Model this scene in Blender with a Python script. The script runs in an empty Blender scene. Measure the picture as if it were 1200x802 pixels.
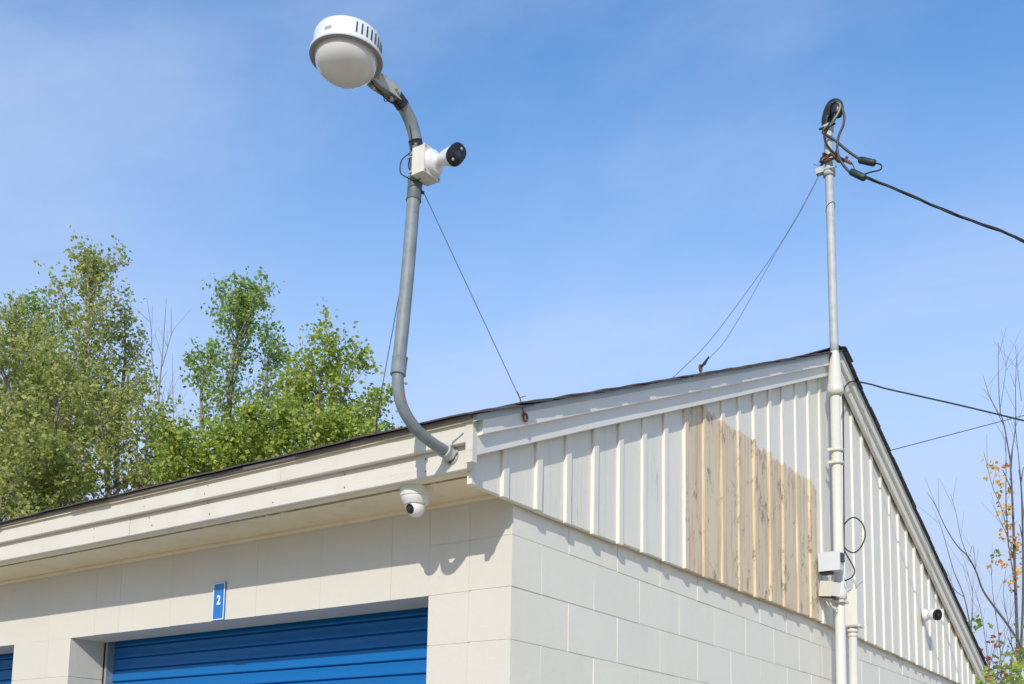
import bpy, bmesh, math, random
from mathutils import Vector, Matrix, noise
from math import pi, sin, cos, radians

random.seed(7)
S = bpy.context.scene
COL = S.collection

# ------------------------------------------------------------------ camera
# origin = top bed joint at the building corner; front wall runs along -X (y=0), gable wall along +Y (x=0)
CAM = Vector((2.35294, -3.33753, -1.00597))
RIGHT = Vector((0.8194905, 0.57281135, 0.01795794))
UP = Vector((0.0597305, -0.1165338, 0.991389))
FWD = Vector((-0.56997157, 0.81136122, 0.12971265))
cd = bpy.data.cameras.new('camera'); cam = bpy.data.objects.new('camera', cd); COL.objects.link(cam)
cd.sensor_width = 36; cd.sensor_fit = 'HORIZONTAL'
cd.lens = 36 * 1280.07 / 1200
cd.shift_y = (769.19 - 401) / 1200
cd.clip_end = 5000; cd.clip_start = 0.05
m = Matrix((RIGHT, UP, -FWD)).transposed().to_4x4(); m.translation = CAM
cam.matrix_world = m
S.camera = cam

# ------------------------------------------------------------------ sun and sky
SUN = Vector((0.46, -1.0, 0.68)).normalized()
EL = math.asin(SUN.z)
AZ = math.atan2(SUN.x, SUN.y)
sd = bpy.data.lights.new('sun', 'SUN'); sd.energy = 2.45; sd.angle = radians(0.53); sd.color = (1.0, 0.94, 0.84)
so = bpy.data.objects.new('sun', sd); COL.objects.link(so)
so.rotation_euler = (-SUN).to_track_quat('-Z', 'Y').to_euler()
W = bpy.data.worlds.new('World'); S.world = W; W.use_nodes = True
nt = W.node_tree; nt.nodes.clear()
def N(t, k, **kw):
    n = t.nodes.new(k)
    for a, b in kw.items():
        if a.startswith('i_'): n.inputs[a[2:].replace('_', ' ')].default_value = b
        else: setattr(n, a, b)
    return n
out = N(nt, 'ShaderNodeOutputWorld'); bg = N(nt, 'ShaderNodeBackground'); bg.inputs['Strength'].default_value = 0.15
sky = N(nt, 'ShaderNodeTexSky', sky_type='NISHITA', sun_disc=False, sun_elevation=EL, sun_rotation=AZ,
        air_density=1.0, dust_density=0.3, ozone_density=2.0, altitude=200)
tc = N(nt, 'ShaderNodeTexCoord')
sp = N(nt, 'ShaderNodeSeparateXYZ'); nt.links.new(tc.outputs['Generated'], sp.inputs[0])
# thin cirrus: stretched noise on a plane high above
dv = N(nt, 'ShaderNodeMath', operation='MAXIMUM'); nt.links.new(sp.outputs['Z'], dv.inputs[0]); dv.inputs[1].default_value = 0.06
vm = N(nt, 'ShaderNodeVectorMath', operation='DIVIDE'); nt.links.new(tc.outputs['Generated'], vm.inputs[0])
cb = N(nt, 'ShaderNodeCombineXYZ')
for i in range(3): nt.links.new(dv.outputs[0], cb.inputs[i])
nt.links.new(cb.outputs[0], vm.inputs[1])
mp = N(nt, 'ShaderNodeMapping'); mp.inputs['Rotation'].default_value = (0, 0, radians(-35)); mp.inputs['Scale'].default_value = (0.75, 1.25, 1); mp.inputs['Location'].default_value = (4.7, 1.3, 0)
nt.links.new(vm.outputs[0], mp.inputs[0])
no = N(nt, 'ShaderNodeTexNoise'); no.inputs['Scale'].default_value = 0.9; no.inputs['Detail'].default_value = 7; no.inputs['Roughness'].default_value = 0.56
no.inputs['Distortion'].default_value = 0.25
nt.links.new(mp.outputs[0], no.inputs['Vector'])
cr = N(nt, 'ShaderNodeMapRange'); cr.inputs['From Min'].default_value = 0.39; cr.inputs['From Max'].default_value = 0.80
cr.inputs['To Min'].default_value = 0.0; cr.inputs['To Max'].default_value = 0.60
cr.interpolation_type = 'SMOOTHSTEP'
nt.links.new(no.outputs['Fac'], cr.inputs['Value'])
mxs = N(nt, 'ShaderNodeMix', data_type='RGBA'); nt.links.new(cr.outputs[0], mxs.inputs['Factor'])
hs = N(nt, 'ShaderNodeHueSaturation'); hs.inputs['Saturation'].default_value = 1.2; hs.inputs['Value'].default_value = 1.12
nt.links.new(sky.outputs[0], hs.inputs['Color'])
nt.links.new(hs.outputs[0], mxs.inputs['A']); mxs.inputs['B'].default_value = (2.75, 3.25, 4.35, 1)
hz = N(nt, 'ShaderNodeMapRange'); hz.interpolation_type = 'SMOOTHSTEP'
hz.inputs['From Min'].default_value = 0.15; hz.inputs['From Max'].default_value = 0.62; hz.inputs['To Min'].default_value = 1.0; hz.inputs['To Max'].default_value = 0.0
nt.links.new(sp.outputs['Z'], hz.inputs['Value'])
mh = N(nt, 'ShaderNodeMix', data_type='RGBA'); nt.links.new(hz.outputs[0], mh.inputs['Factor']); mh.inputs['B'].default_value = (2.45, 3.0, 4.1, 1)
nt.links.new(mxs.outputs['Result'], mh.inputs['A']); nt.links.new(mh.outputs['Result'], bg.inputs['Color']); nt.links.new(bg.outputs[0], out.inputs[0])
S.view_settings.view_transform = 'Standard'; S.view_settings.look = 'None'
S.view_settings.exposure = 0.58; S.view_settings.gamma = 1; S.view_settings.use_curve_mapping = False

# ------------------------------------------------------------------ materials
def newmat(name):
    M = bpy.data.materials.new(name); M.use_nodes = True
    t = M.node_tree; b = t.nodes['Principled BSDF']; return M, t, b
def coords(t):
    return N(t, 'ShaderNodeNewGeometry').outputs['Position']     # world metres: grain keeps its real size on every piece
def noise_n(t, vec, scale, detail=4, rough=0.55, stretch=None, dist=0):
    if stretch:
        mp = N(t, 'ShaderNodeMapping'); mp.inputs['Scale'].default_value = stretch
        t.links.new(vec, mp.inputs[0]); vec = mp.outputs[0]
    n = N(t, 'ShaderNodeTexNoise'); n.inputs['Scale'].default_value = scale; n.inputs['Detail'].default_value = detail
    n.inputs['Roughness'].default_value = rough; n.inputs['Distortion'].default_value = dist
    t.links.new(vec, n.inputs['Vector']); return n.outputs['Fac']
def rng(t, v, a, b, c=0.0, d=1.0, smooth=False):
    n = N(t, 'ShaderNodeMapRange'); n.inputs['From Min'].default_value = a; n.inputs['From Max'].default_value = b
    n.inputs['To Min'].default_value = c; n.inputs['To Max'].default_value = d
    if smooth: n.interpolation_type = 'SMOOTHSTEP'
    t.links.new(v, n.inputs['Value']); return n.outputs[0]
def mix(t, f, a, b):
    n = N(t, 'ShaderNodeMix', data_type='RGBA')
    for s, v in (('Factor', f), ('A', a), ('B', b)):
        if isinstance(v, (int, float)): n.inputs[s].default_value = v
        elif isinstance(v, tuple): n.inputs[s].default_value = v + (1,) if len(v) == 3 else v
        else: t.links.new(v, n.inputs[s])
    return n.outputs['Result']
def mul(t, a, b):
    n = N(t, 'ShaderNodeMath', operation='MULTIPLY')
    for i, v in enumerate((a, b)):
        if isinstance(v, (int, float)): n.inputs[i].default_value = v
        else: t.links.new(v, n.inputs[i])
    return n.outputs[0]
def bump(t, b, h, strength=0.3, dist=0.002):
    n = N(t, 'ShaderNodeBump'); n.inputs['Strength'].default_value = strength; n.inputs['Distance'].default_value = dist
    t.links.new(h, n.inputs['Height']); t.links.new(n.outputs[0], b.inputs['Normal'])

def paint(name, c, c2, rough=0.55, speck=(0.20, 0.16, 0.12), speck_amt=0.7, grain=None, bs=0.35, bd=0.002, fine=120, speck_lo=0.70, dirt=None, crack=False):
    """old exterior paint: low frequency tint drift, run-down dirt, small chips, grain relief"""
    M, t, b = newmat(name); p = coords(t)
    oi = N(t, 'ShaderNodeObjectInfo').outputs['Random']
    f = rng(t, noise_n(t, p, 2.3, 5), 0.3, 0.7)
    col = mix(t, f, c, c2)
    tint = rng(t, oi, 0, 1, 0.0, 0.5)
    col = mix(t, tint, col, tuple(x * 0.93 for x in c))
    if dirt:
        d = rng(t, noise_n(t, p, 7, 6, 0.65, (1, 1, 0.25)), 0.5, 0.85, 0, dirt[1])
        col = mix(t, d, col, dirt[0])
    s = rng(t, noise_n(t, p, 38, 5, 0.7, grain), speck_lo, speck_lo + 0.05, 0, speck_amt)
    s2 = mul(t, s, rng(t, noise_n(t, p, 4.1, 2), 0.45, 0.62))
    col = mix(t, s2, col, speck)
    if crack:   # hairline splits along the grain
        ck = rng(t, noise_n(t, p, 30, 3, 0.5, crack), 0.492, 0.5, 0, 1)
        ck2 = rng(t, noise_n(t, p, 30, 3, 0.5, crack), 0.508, 0.5, 0, 1)
        ck = mul(t, mul(t, ck, ck2), rng(t, noise_n(t, p, 3.3, 3), 0.55, 0.68, 0, 0.55))
        col = mix(t, ck, col, (0.25, 0.23, 0.2))
    t.links.new(col, b.inputs['Base Color']); b.inputs['Roughness'].default_value = rough
    h1 = noise_n(t, p, fine, 4, 0.6, grain); h2 = noise_n(t, p, fine / 7, 4, 0.6)
    a = N(t, 'ShaderNodeMath', operation='ADD'); t.links.new(h1, a.inputs[0]); t.links.new(mul(t, h2, 1.8), a.inputs[1])
    bump(t, b, a.outputs[0], bs, bd)
    return M
M_block = paint('painted_block', (0.635, 0.605, 0.52), (0.61, 0.58, 0.497), 0.5, bs=0.45, bd=0.0016, fine=150, speck_lo=0.71, dirt=((0.45, 0.40, 0.31), 0.16))
M_mortar = paint('painted_mortar', (0.625, 0.595, 0.51), (0.59, 0.56, 0.475), 0.7, bs=0.6, bd=0.003, fine=160, speck_lo=0.66, dirt=((0.4, 0.36, 0.3), 0.3))
M_gblock = paint('brightened_gable_block', (0.795, 0.755, 0.645), (0.76, 0.72, 0.61), 0.5, bs=0.45, bd=0.0016, fine=150, speck_lo=0.71, dirt=((0.5, 0.46, 0.39), 0.16))  # front wall paint again, brightened to offset the weaker light on the gable
M_gmortar = paint('painted_gable_mortar', (0.74, 0.70, 0.615), (0.62, 0.585, 0.51), 0.7, bs=0.6, bd=0.003, fine=160, speck_lo=0.66, dirt=((0.3, 0.28, 0.25), 0.4))
M_trim = paint('cream_trim_paint', (0.665, 0.63, 0.545), (0.635, 0.60, 0.51), 0.5, grain=(0.06, 1, 1), bs=0.3, fine=90, speck_lo=0.665, dirt=((0.42, 0.36, 0.25), 0.3), crack=(0.02, 1, 1))
M_soffit = paint('soffit_paint', (0.83, 0.725, 0.52), (0.78, 0.675, 0.47), 0.6, grain=(0.06, 1, 1), bs=0.3, fine=90, speck_lo=0.67, dirt=((0.35, 0.29, 0.2), 0.35), crack=(0.02, 1, 1))
M_rake = paint('rake_board_paint', (0.745, 0.725, 0.65), (0.70, 0.68, 0.61), 0.45, grain=(1, 0.08, 0.3), bs=0.3, fine=80, speck_lo=0.70, dirt=((0.45, 0.43, 0.36), 0.15), crack=(1, 0.03, 0.25))
M_groove_shade = paint('groove_shade_peeling_paint', (0.34, 0.27, 0.17), (0.12, 0.085, 0.05), 0.8, bs=0.6, speck=(0.6, 0.52, 0.38), speck_lo=0.52, speck_amt=0.9)  # groove shade put into the brown base; pale flecks are peeling paint
M_drip = paint('drip_edge_paint', (0.42, 0.45, 0.47), (0.36, 0.39, 0.41), 0.45, bs=0.1)
M_gutter = paint('eave_drip_edge_paint', (0.13, 0.11, 0.09), (0.19, 0.165, 0.14), 0.5, bs=0.1, speck=(0.5, 0.45, 0.38), speck_lo=0.66)

def siding_mat():
    M, t, b = newmat('board_and_batten_paint'); p = coords(t)
    sx = N(t, 'ShaderNodeSeparateXYZ'); t.links.new(p, sx.inputs[0])
    oi = N(t, 'ShaderNodeObjectInfo').outputs['Random']
    white = mix(t, rng(t, noise_n(t, p, 2.0, 5, 0.5, (1, 1, 0.35)), 0.3, 0.7), (0.80, 0.758, 0.655), (0.755, 0.715, 0.61))
    white = mix(t, rng(t, oi, 0, 1, 0, 0.6), white, (0.73, 0.69, 0.61))
    # grey-brown streaks where the paint has worn thin, running down the grain
    st = rng(t, noise_n(t, p, 26, 5, 0.6, (1, 1, 0.05)), 0.55, 0.75, 0, 0.28)
    white = mix(t, st, white, (0.44, 0.42, 0.38))
    # hairline splits
    ck = noise_n(t, p, 34, 2, 0.5, (1, 1, 0.03))
    k = mul(t, rng(t, ck, 0.49, 0.5), rng(t, ck, 0.51, 0.5)); k = mul(t, k, rng(t, noise_n(t, p, 3.1, 3), 0.52, 0.66, 0, 0.6))
    white = mix(t, k, white, (0.25, 0.24, 0.22))
    # the tan primer patch: a rectangle y 1.40..3.31, z < 1, with a brushed uneven top edge
    edge = noise_n(t, p, 9, 5, 0.7)
    ez = N(t, 'ShaderNodeMath', operation='ADD'); t.links.new(sx.outputs['Z'], ez.inputs[0]); t.links.new(rng(t, edge, 0.3, 0.7, -0.028, 0.028), ez.inputs[1])
    mz = rng(t, ez.outputs[0], 1.0, 1.012, 1, 0)
    mzh = rng(t, ez.outputs[0], 1.10, 1.12, 1, 0)
    my = mul(t, rng(t, sx.outputs['Y'], 1.40, 1.404, 0, 1), rng(t, sx.outputs['Y'], 3.302, 3.31, 1, 0))
    # first bay is tan to its top
    first = mul(t, rng(t, sx.outputs['Y'], 1.608, 1.612, 1, 0), my)
    mxn = N(t, 'ShaderNodeMath', operation='MAXIMUM'); t.links.new(mul(t, mz, my), mxn.inputs[0]); t.links.new(first, mxn.inputs[1])
    tan = mix(t, rng(t, noise_n(t, p, 14, 5, 0.55, (1, 1, 0.09)), 0.36, 0.64), (0.665, 0.52, 0.33), (0.73, 0.59, 0.395))
    tan = mix(t, rng(t, oi, 0, 1, 0, 0.4), tan, (0.62, 0.54, 0.40))
    grain = rng(t, noise_n(t, p, 40, 4, 0.6, (1, 1, 0.06), 0.4), 0.50, 0.62, 0, 0.55)
    tan = mix(t, grain, tan, (0.42, 0.31, 0.19))
    knots = rng(t, noise_n(t, p, 9.5, 5, 0.72, (1, 1, 0.6), 0.6), 0.545, 0.63, 0, 0.85)
    knots = mul(t, knots, rng(t, noise_n(t, p, 60, 3, 0.6, (1, 1, 0.4)), 0.40, 0.58))
    tan = mix(t, knots, tan, (0.16, 0.115, 0.08))
    # battens inside the patch are yellower: paint left on their edges
    col = mix(t, mxn.outputs[0], white, tan)
    t.links.new(col, b.inputs['Base Color']); b.inputs['Roughness'].default_value = 0.5
    h = noise_n(t, p, 90, 4, 0.6, (1, 1, 0.05)); h2 = noise_n(t, p, 9, 4, 0.6, (1, 1, 0.2))
    a = N(t, 'ShaderNodeMath', operation='ADD'); t.links.new(h, a.inputs[0]); t.links.new(mul(t, h2, 1.5), a.inputs[1])
    bump(t, b, a.outputs[0], 0.45, 0.003)
    return M
M_siding = siding_mat()

def metal(name, c, c2, rough=0.4, metallic=0.6, rust=0.0, sc=14, rust_at=None):
    M, t, b = newmat(name); p = coords(t)
    col = mix(t, rng(t, noise_n(t, p, sc, 6, 0.65), 0.35, 0.65), c, c2)
    st = rng(t, noise_n(t, p, 60, 4, 0.6, (1, 1, 0.15)), 0.5, 0.8, 0, 0.35)
    col = mix(t, st, col, tuple(x * 1.25 for x in c2))
    if rust:
        r = rng(t, noise_n(t, p, 25, 6, 0.7), 0.62 - rust * 0.2, 0.70 - rust * 0.2, 0, 0.9)
        if rust_at:
            d = N(t, 'ShaderNodeVectorMath', operation='DISTANCE'); t.links.new(p, d.inputs[0]); d.inputs[1].default_value = rust_at[0]
            r = mul(t, rng(t, noise_n(t, p, 45, 6, 0.75), 0.34, 0.5), rng(t, d.outputs['Value'], rust_at[1] * 0.55, rust_at[1], 1, 0))
        col = mix(t, r, col, (0.40, 0.13, 0.07))
    t.links.new(col, b.inputs['Base Color']); b.inputs['Metallic'].default_value = metallic; b.inputs['Roughness'].default_value = rough
    bump(t, b, noise_n(t, p, 90, 4), 0.2, 0.001)
    return M
M_pole = metal('weathered_pole_paint', (0.155, 0.19, 0.205), (0.23, 0.26, 0.27), 0.55, 0.0, rust=1, rust_at=((-0.012, -0.598, 0.37), 0.048))
M_sleeve = metal('dark_pole_paint', (0.085, 0.115, 0.12), (0.12, 0.15, 0.155), 0.55, 0.1)
M_galv = metal('galvanised_steel', (0.37, 0.40, 0.40), (0.48, 0.505, 0.50), 0.6, 0.05)
M_rust = metal('rusted_steel', (0.25, 0.09, 0.05), (0.16, 0.07, 0.05), 0.85, 0.2)
M_lampwhite = metal('white_enamel', (0.72, 0.74, 0.76), (0.66, 0.68, 0.70), 0.35, 0.0, sc=6)
M_lampgrey = metal('grey_rim_underside', (0.27, 0.27, 0.25), (0.23, 0.23, 0.22), 0.5, 0.1)
M_bracket = metal('bracket_paint', (0.42, 0.40, 0.35), (0.50, 0.48, 0.42), 0.5, 0.1, rust=0.2)
M_conduit = paint('conduit_paint', (0.655, 0.64, 0.565), (0.62, 0.605, 0.53), 0.4, bs=0.1, speck_lo=0.72)
M_boxgrey = paint('junction_box_grey', (0.60, 0.63, 0.66), (0.55, 0.58, 0.62), 0.45, bs=0.08, speck_lo=0.74)
M_boxwhite = paint('junction_box_cream', (0.74, 0.73, 0.65), (0.70, 0.69, 0.61), 0.45, bs=0.08, speck_lo=0.72, dirt=((0.35, 0.3, 0.2), 0.25))
def plain(name, c, rough=0.5, metallic=0.0, var=0.15, bs=0.1, sc=25):
    M, t, b = newmat(name); p = coords(t)
    t.links.new(mix(t, rng(t, noise_n(t, p, sc, 4), 0.3, 0.7), c, tuple(min(1, x * (1 - var)) for x in c)), b.inputs['Base Color'])
    b.inputs['Roughness'].default_value = rough; b.inputs['Metallic'].default_value = metallic
    bump(t, b, noise_n(t, p, 120, 3), bs, 0.001)
    return M
M_white = plain('camera_white_plastic', (0.76, 0.75, 0.73), 0.35, var=0.06)
M_camcream = plain('camera_box_cream', (0.70, 0.68, 0.60), 0.45, var=0.1)
M_black = plain('black_gloss_plastic', (0.012, 0.012, 0.014), 0.12)
M_lens = plain('lens_dark_glass', (0.03, 0.035, 0.045), 0.05)
M_led = plain('led_window', (0.35, 0.35, 0.36), 0.2)
M_rubber = plain('black_cable', (0.010, 0.013, 0.014), 0.6, bs=0.2)
M_greycable = plain('weathered_cable', (0.06, 0.06, 0.056), 0.6)
M_splice = plain('splice_cover', (0.02, 0.035, 0.035), 0.5, bs=0.4)
M_tape = plain('black_tape', (0.02, 0.022, 0.025), 0.4)
M_wire = plain('steel_wire', (0.12, 0.13, 0.15), 0.5, 0.3)
M_wirelight = plain('galvanised_wire', (0.22, 0.24, 0.27), 0.45, 0.4, var=0.6, sc=60)
M_green = plain('green_wire', (0.05, 0.25, 0.14), 0.5)
M_signblue = plain('sign_blue', (0.015, 0.17, 0.50), 0.3, var=0.05)
M_signwhite = plain('sign_white', (0.80, 0.82, 0.84), 0.35, var=0.03)
M_alu = plain('aluminium_guide', (0.50, 0.51, 0.52), 0.35, 0.6)
M_seal = plain('black_seal', (0.015, 0.015, 0.016), 0.8)
M_interior = plain('interior_dark', (0.2, 0.19, 0.17), 0.9)
def door_mat():
    M, t, b = newmat('blue_door_enamel'); p = coords(t)
    c = mix(t, rng(t, noise_n(t, p, 3, 4, 0.5, (0.3, 1, 1)), 0.3, 0.7), (0.003, 0.135, 0.40), (0.003, 0.118, 0.355))
    d = rng(t, noise_n(t, p, 20, 5, 0.6, (0.15, 1, 1)), 0.58, 0.8, 0, 0.25)
    t.links.new(mix(t, d, c, (0.06, 0.18, 0.40)), b.inputs['Base Color'])
    b.inputs['Roughness'].default_value = 0.42; b.inputs['Specular IOR Level'].default_value = 0.3
    bump(t, b, noise_n(t, p, 6, 3, 0.5, (0.3, 1, 1)), 0.15, 0.004)
    return M
M_door = door_mat()
def glass_mat():
    M, t, b = newmat('frosted_globe'); p = coords(t)
    b.inputs['Base Color'].default_value = (0.93, 0.90, 0.85, 1); b.inputs['Roughness'].default_value = 0.16
    b.inputs['Transmission Weight'].default_value = 0.40; b.inputs['IOR'].default_value = 1.25
    b.inputs['Coat Weight'].default_value = 0.6; b.inputs['Coat Roughness'].default_value = 0.08
    return M
M_globe = glass_mat()
def shingle_mat():
    M, t, b = newmat('asphalt_shingle'); p = coords(t)
    oi = N(t, 'ShaderNodeObjectInfo').outputs['Random']
    c = mix(t, rng(t, noise_n(t, p, 300, 2), 0.35, 0.65), (0.035, 0.032, 0.032), (0.10, 0.09, 0.085))
    c = mix(t, rng(t, oi, 0, 1, 0, 0.5), c, (0.085, 0.07, 0.065))
    t.links.new(c, b.inputs['Base Color']); b.inputs['Roughness'].default_value = 0.9
    bump(t, b, noise_n(t, p, 350, 2), 0.7, 0.002)
    return M
M_shingle = shingle_mat()
def ground_mat():
    M, t, b = newmat('gravel_ground'); p = coords(t)
    c = mix(t, rng(t, noise_n(t, p, 0.6, 6), 0.3, 0.7), (0.50, 0.425, 0.30), (0.42, 0.355, 0.25))
    c = mix(t, rng(t, noise_n(t, p, 45, 3), 0.35, 0.65), c, (0.54, 0.46, 0.34))
    t.links.new(c, b.inputs['Base Color']); b.inputs['Roughness'].default_value = 0.95
    bump(t, b, noise_n(t, p, 40, 4), 0.8, 0.02)
    return M
M_ground = ground_mat()
def grass_mat():
    M, t, b = newmat('field_grass'); p = coords(t)
    c = mix(t, rng(t, noise_n(t, p, 0.8, 6), 0.3, 0.7), (0.07, 0.10, 0.03), (0.12, 0.13, 0.05))
    t.links.new(c, b.inputs['Base Color']); b.inputs['Roughness'].default_value = 0.95
    bump(t, b, noise_n(t, p, 20, 5), 1.0, 0.05)
    return M
M_grass = grass_mat()
def leaf_mat(name, cols, transl=0.35):
    M, t, b = newmat(name)
    g = N(t, 'ShaderNodeNewGeometry').outputs['Random Per Island']
    ramp = N(t, 'ShaderNodeValToRGB'); ramp.color_ramp.interpolation = 'LINEAR'
    el = ramp.color_ramp.elements
    el[0].position = 0; el[0].color = cols[0] + (1,); el[1].position = 1; el[1].color = cols[-1] + (1,)
    for i, c in enumerate(cols[1:-1]):
        e = el.new((i + 1) / (len(cols) - 1)); e.color = c + (1,)
    t.links.new(g, ramp.inputs[0])
    p = coords(t)
    big = rng(t, noise_n(t, p, 1.1, 3), 0.35, 0.65, 0, 0.5)
    c = mix(t, big, ramp.outputs[0], cols[len(cols) // 2])
    t.links.new(c, b.inputs['Base Color']); b.inputs['Roughness'].default_value = 0.5
    tr = N(t, 'ShaderNodeBsdfTranslucent')
    hsv = N(t, 'ShaderNodeHueSaturation'); hsv.inputs['Value'].default_value = 1.6; t.links.new(c, hsv.inputs['Color']); t.links.new(hsv.outputs[0], tr.inputs['Color'])
    ms = N(t, 'ShaderNodeMixShader'); ms.inputs[0].default_value = transl
    t.links.new(b.outputs[0], ms.inputs[1]); t.links.new(tr.outputs[0], ms.inputs[2])
    t.links.new(ms.outputs[0], t.nodes['Material Output'].inputs[0])
    return M
M_leaf_olive = leaf_mat('olive_leaves', [(0.12, 0.165, 0.03), (0.26, 0.31, 0.07), (0.41, 0.43, 0.12), (0.55, 0.51, 0.20)], 0.48)
M_leaf_mid = leaf_mat('mid_green_leaves', [(0.10, 0.18, 0.045), (0.20, 0.31, 0.07), (0.31, 0.41, 0.11), (0.44, 0.48, 0.17)], 0.46)
M_leaf_bright = leaf_mat('bright_green_leaves', [(0.10, 0.17, 0.03), (0.23, 0.32, 0.05), (0.40, 0.46, 0.08), (0.56, 0.56, 0.15)], 0.45)
M_leaf_orange = leaf_mat('orange_leaves', [(0.70, 0.24, 0.05), (0.88, 0.45, 0.09), (0.92, 0.58, 0.16), (0.78, 0.32, 0.12)], 0.4)
M_leaf_red = leaf_mat('dull_red_leaves', [(0.25, 0.05, 0.05), (0.4, 0.1, 0.07), (0.45, 0.2, 0.08)], 0.4)
M_birch = plain('pale_bark', (0.42, 0.39, 0.33), 0.8, var=0.4, sc=9)
M_bark = plain('grey_bark', (0.30, 0.27, 0.23), 0.85, var=0.35, sc=15)
M_twig = plain('twig_bark', (0.13, 0.12, 0.12), 0.8, var=0.3)

# ------------------------------------------------------------------ object helpers
def link(name, me, mat, parent=None):
    o = bpy.data.objects.new(name, me); COL.objects.link(o)
    if mat is not None and len(me.materials) == 0: me.materials.append(mat)
    if parent: o.parent = parent
    return o
def obj(name, bm, mat, parent=None, smooth=False, bevel=0, seg=1):
    me = bpy.data.meshes.new(name)
    if bevel:
        bmesh.ops.bevel(bm, geom=[e for e in bm.edges if len(e.link_faces) == 2 and e.calc_face_angle(0) > 0.6], offset=bevel, segments=seg, affect='EDGES', profile=0.6)
    if smooth:
        for f in bm.faces: f.smooth = True
        if smooth != 'all':
            for e in bm.edges:
                if len(e.link_faces) == 2 and e.calc_face_angle(0) > 0.7: e.smooth = False
    bm.to_mesh(me); bm.free()
    return link(name, me, mat, parent)
def thing(name, label, cat, loc=(0, 0, 0), group=None):
    o = bpy.data.objects.new(name, None); COL.objects.link(o); o.location = loc; o.empty_display_size = 0.1
    o['label'] = label; o['category'] = cat
    if group: o['group'] = group
    return o
def keep(o, root):
    """geometry is written in world metres: cancel the root's offset"""
    o.matrix_parent_inverse = Matrix.Translation(-Vector(root.location)); return o
def part(name, bm, mat, root, **kw):
    top = root
    o = obj(name, bm, mat, root, **kw)
    off = Vector((0, 0, 0)); r = root
    while r is not None:
        off += Vector(r.location) + Vector(r.matrix_parent_inverse.translation); r = r.parent
    o.matrix_parent_inverse = Matrix.Translation(-off)
    return o
def tag(o, label, cat, group=None):
    o['label'] = label; o['category'] = cat
    if group: o['group'] = group
    return o
def box(bm, x0, x1, y0, y1, z0, z1):
    v = [bm.verts.new((x, y, z)) for x in (x0, x1) for y in (y0, y1) for z in (z0, z1)]
    for f in ((0, 1, 3, 2), (4, 6, 7, 5), (0, 4, 5, 1), (2, 3, 7, 6), (0, 2, 6, 4), (1, 5, 7, 3)): bm.faces.new([v[i] for i in f])
    return bm
def bx(*a): return box(bmesh.new(), *a)
def prism_x(poly, x0, x1, bm=None):
    """polygon of (y,z) extruded along x"""
    bm = bm or bmesh.new()
    a = [bm.verts.new((x0, y, z)) for y, z in poly]; b = [bm.verts.new((x1, y, z)) for y, z in poly]
    n = len(poly); bm.faces.new(a); bm.faces.new(b[::-1])
    for i in range(n): bm.faces.new((a[i], b[i], b[(i + 1) % n], a[(i + 1) % n]))
    bmesh.ops.recalc_face_normals(bm, faces=bm.faces)
    return bm
def smooth_path(pts, n=6):
    P = [Vector(p) for p in pts]; P = [P[0] * 2 - P[1]] + P + [P[-1] * 2 - P[-2]]; o = []
    for i in range(1, len(P) - 2):
        p0, p1, p2, p3 = P[i - 1:i + 3]
        for k in range(n):
            t = k / n
            o.append(0.5 * ((2 * p1) + (p2 - p0) * t + (2 * p0 - 5 * p1 + 4 * p2 - p3) * t * t + (3 * p1 - p0 - 3 * p2 + p3) * t ** 3))
    o.append(P[-2]); return o
def tube(pts, r, seg=10, bm=None, cap=True):
    bm = bm or bmesh.new(); P = [Vector(p) for p in pts]; n = len(P)
    R = r if isinstance(r, (list, tuple)) else [r] * n
    rings = []; prev = None
    for i, p in enumerate(P):
        d = (P[min(i + 1, n - 1)] - P[max(i - 1, 0)]).normalized()
        if prev is None:
            a = d.orthogonal().normalized()
        else:
            a = prev - d * prev.dot(d); a = a.normalized() if a.length > 1e-6 else d.orthogonal().normalized()
        prev = a; b = d.cross(a)
        rings.append([bm.verts.new(p + (a * cos(2 * pi * k / seg) + b * sin(2 * pi * k / seg)) * R[i]) for k in range(seg)])
    for i in range(n - 1):
        for k in range(seg): bm.faces.new((rings[i][k], rings[i][(k + 1) % seg], rings[i + 1][(k + 1) % seg], rings[i + 1][k]))
    if cap: bm.faces.new(rings[0][::-1]); bm.faces.new(rings[-1])
    return bm
def lathe(prof, seg=48, M=Matrix(), bm=None):
    """prof: list of (r,z) turned about z"""
    bm = bm or bmesh.new(); rings = []
    for r, z in prof:
        if r < 1e-6: rings.append([bm.verts.new(M @ Vector((0, 0, z)))])
        else: rings.append([bm.verts.new(M @ Vector((r * cos(2 * pi * k / seg), r * sin(2 * pi * k / seg), z))) for k in range(seg)])
    for a, b in zip(rings, rings[1:]):
        for k in range(seg):
            q = [a[k % len(a)], a[(k + 1) % len(a)], b[(k + 1) % len(b)], b[k % len(b)]]
            q2 = []
            for v in q:
                if v not in q2: q2.append(v)
            if len(q2) > 2: bm.faces.new(q2)
    bmesh.ops.recalc_face_normals(bm, faces=bm.faces)
    return bm
def aim(loc, d, up=(0, 0, 1)):
    """matrix with +Z along d"""
    d = Vector(d).normalized(); x = Vector(up).cross(d)
    x = x.normalized() if x.length > 1e-4 else Vector((1, 0, 0)); y = d.cross(x)
    m = Matrix((x, y, d)).transposed().to_4x4(); m.translation = Vector(loc); return m

# ------------------------------------------------------------------ ground
GZ = -2.6
bm = bmesh.new(); box(bm, -1500, 1500, -1500, 1500, GZ - 0.5, GZ); g = obj('ground', bm, M_grass); g['kind'] = 'structure'
bm = bmesh.new(); box(bm, -30, 30, -30, 11, GZ - 0.2, GZ + 0.004); g = obj('gravel_yard', bm, M_ground); g['kind'] = 'structure'

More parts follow.
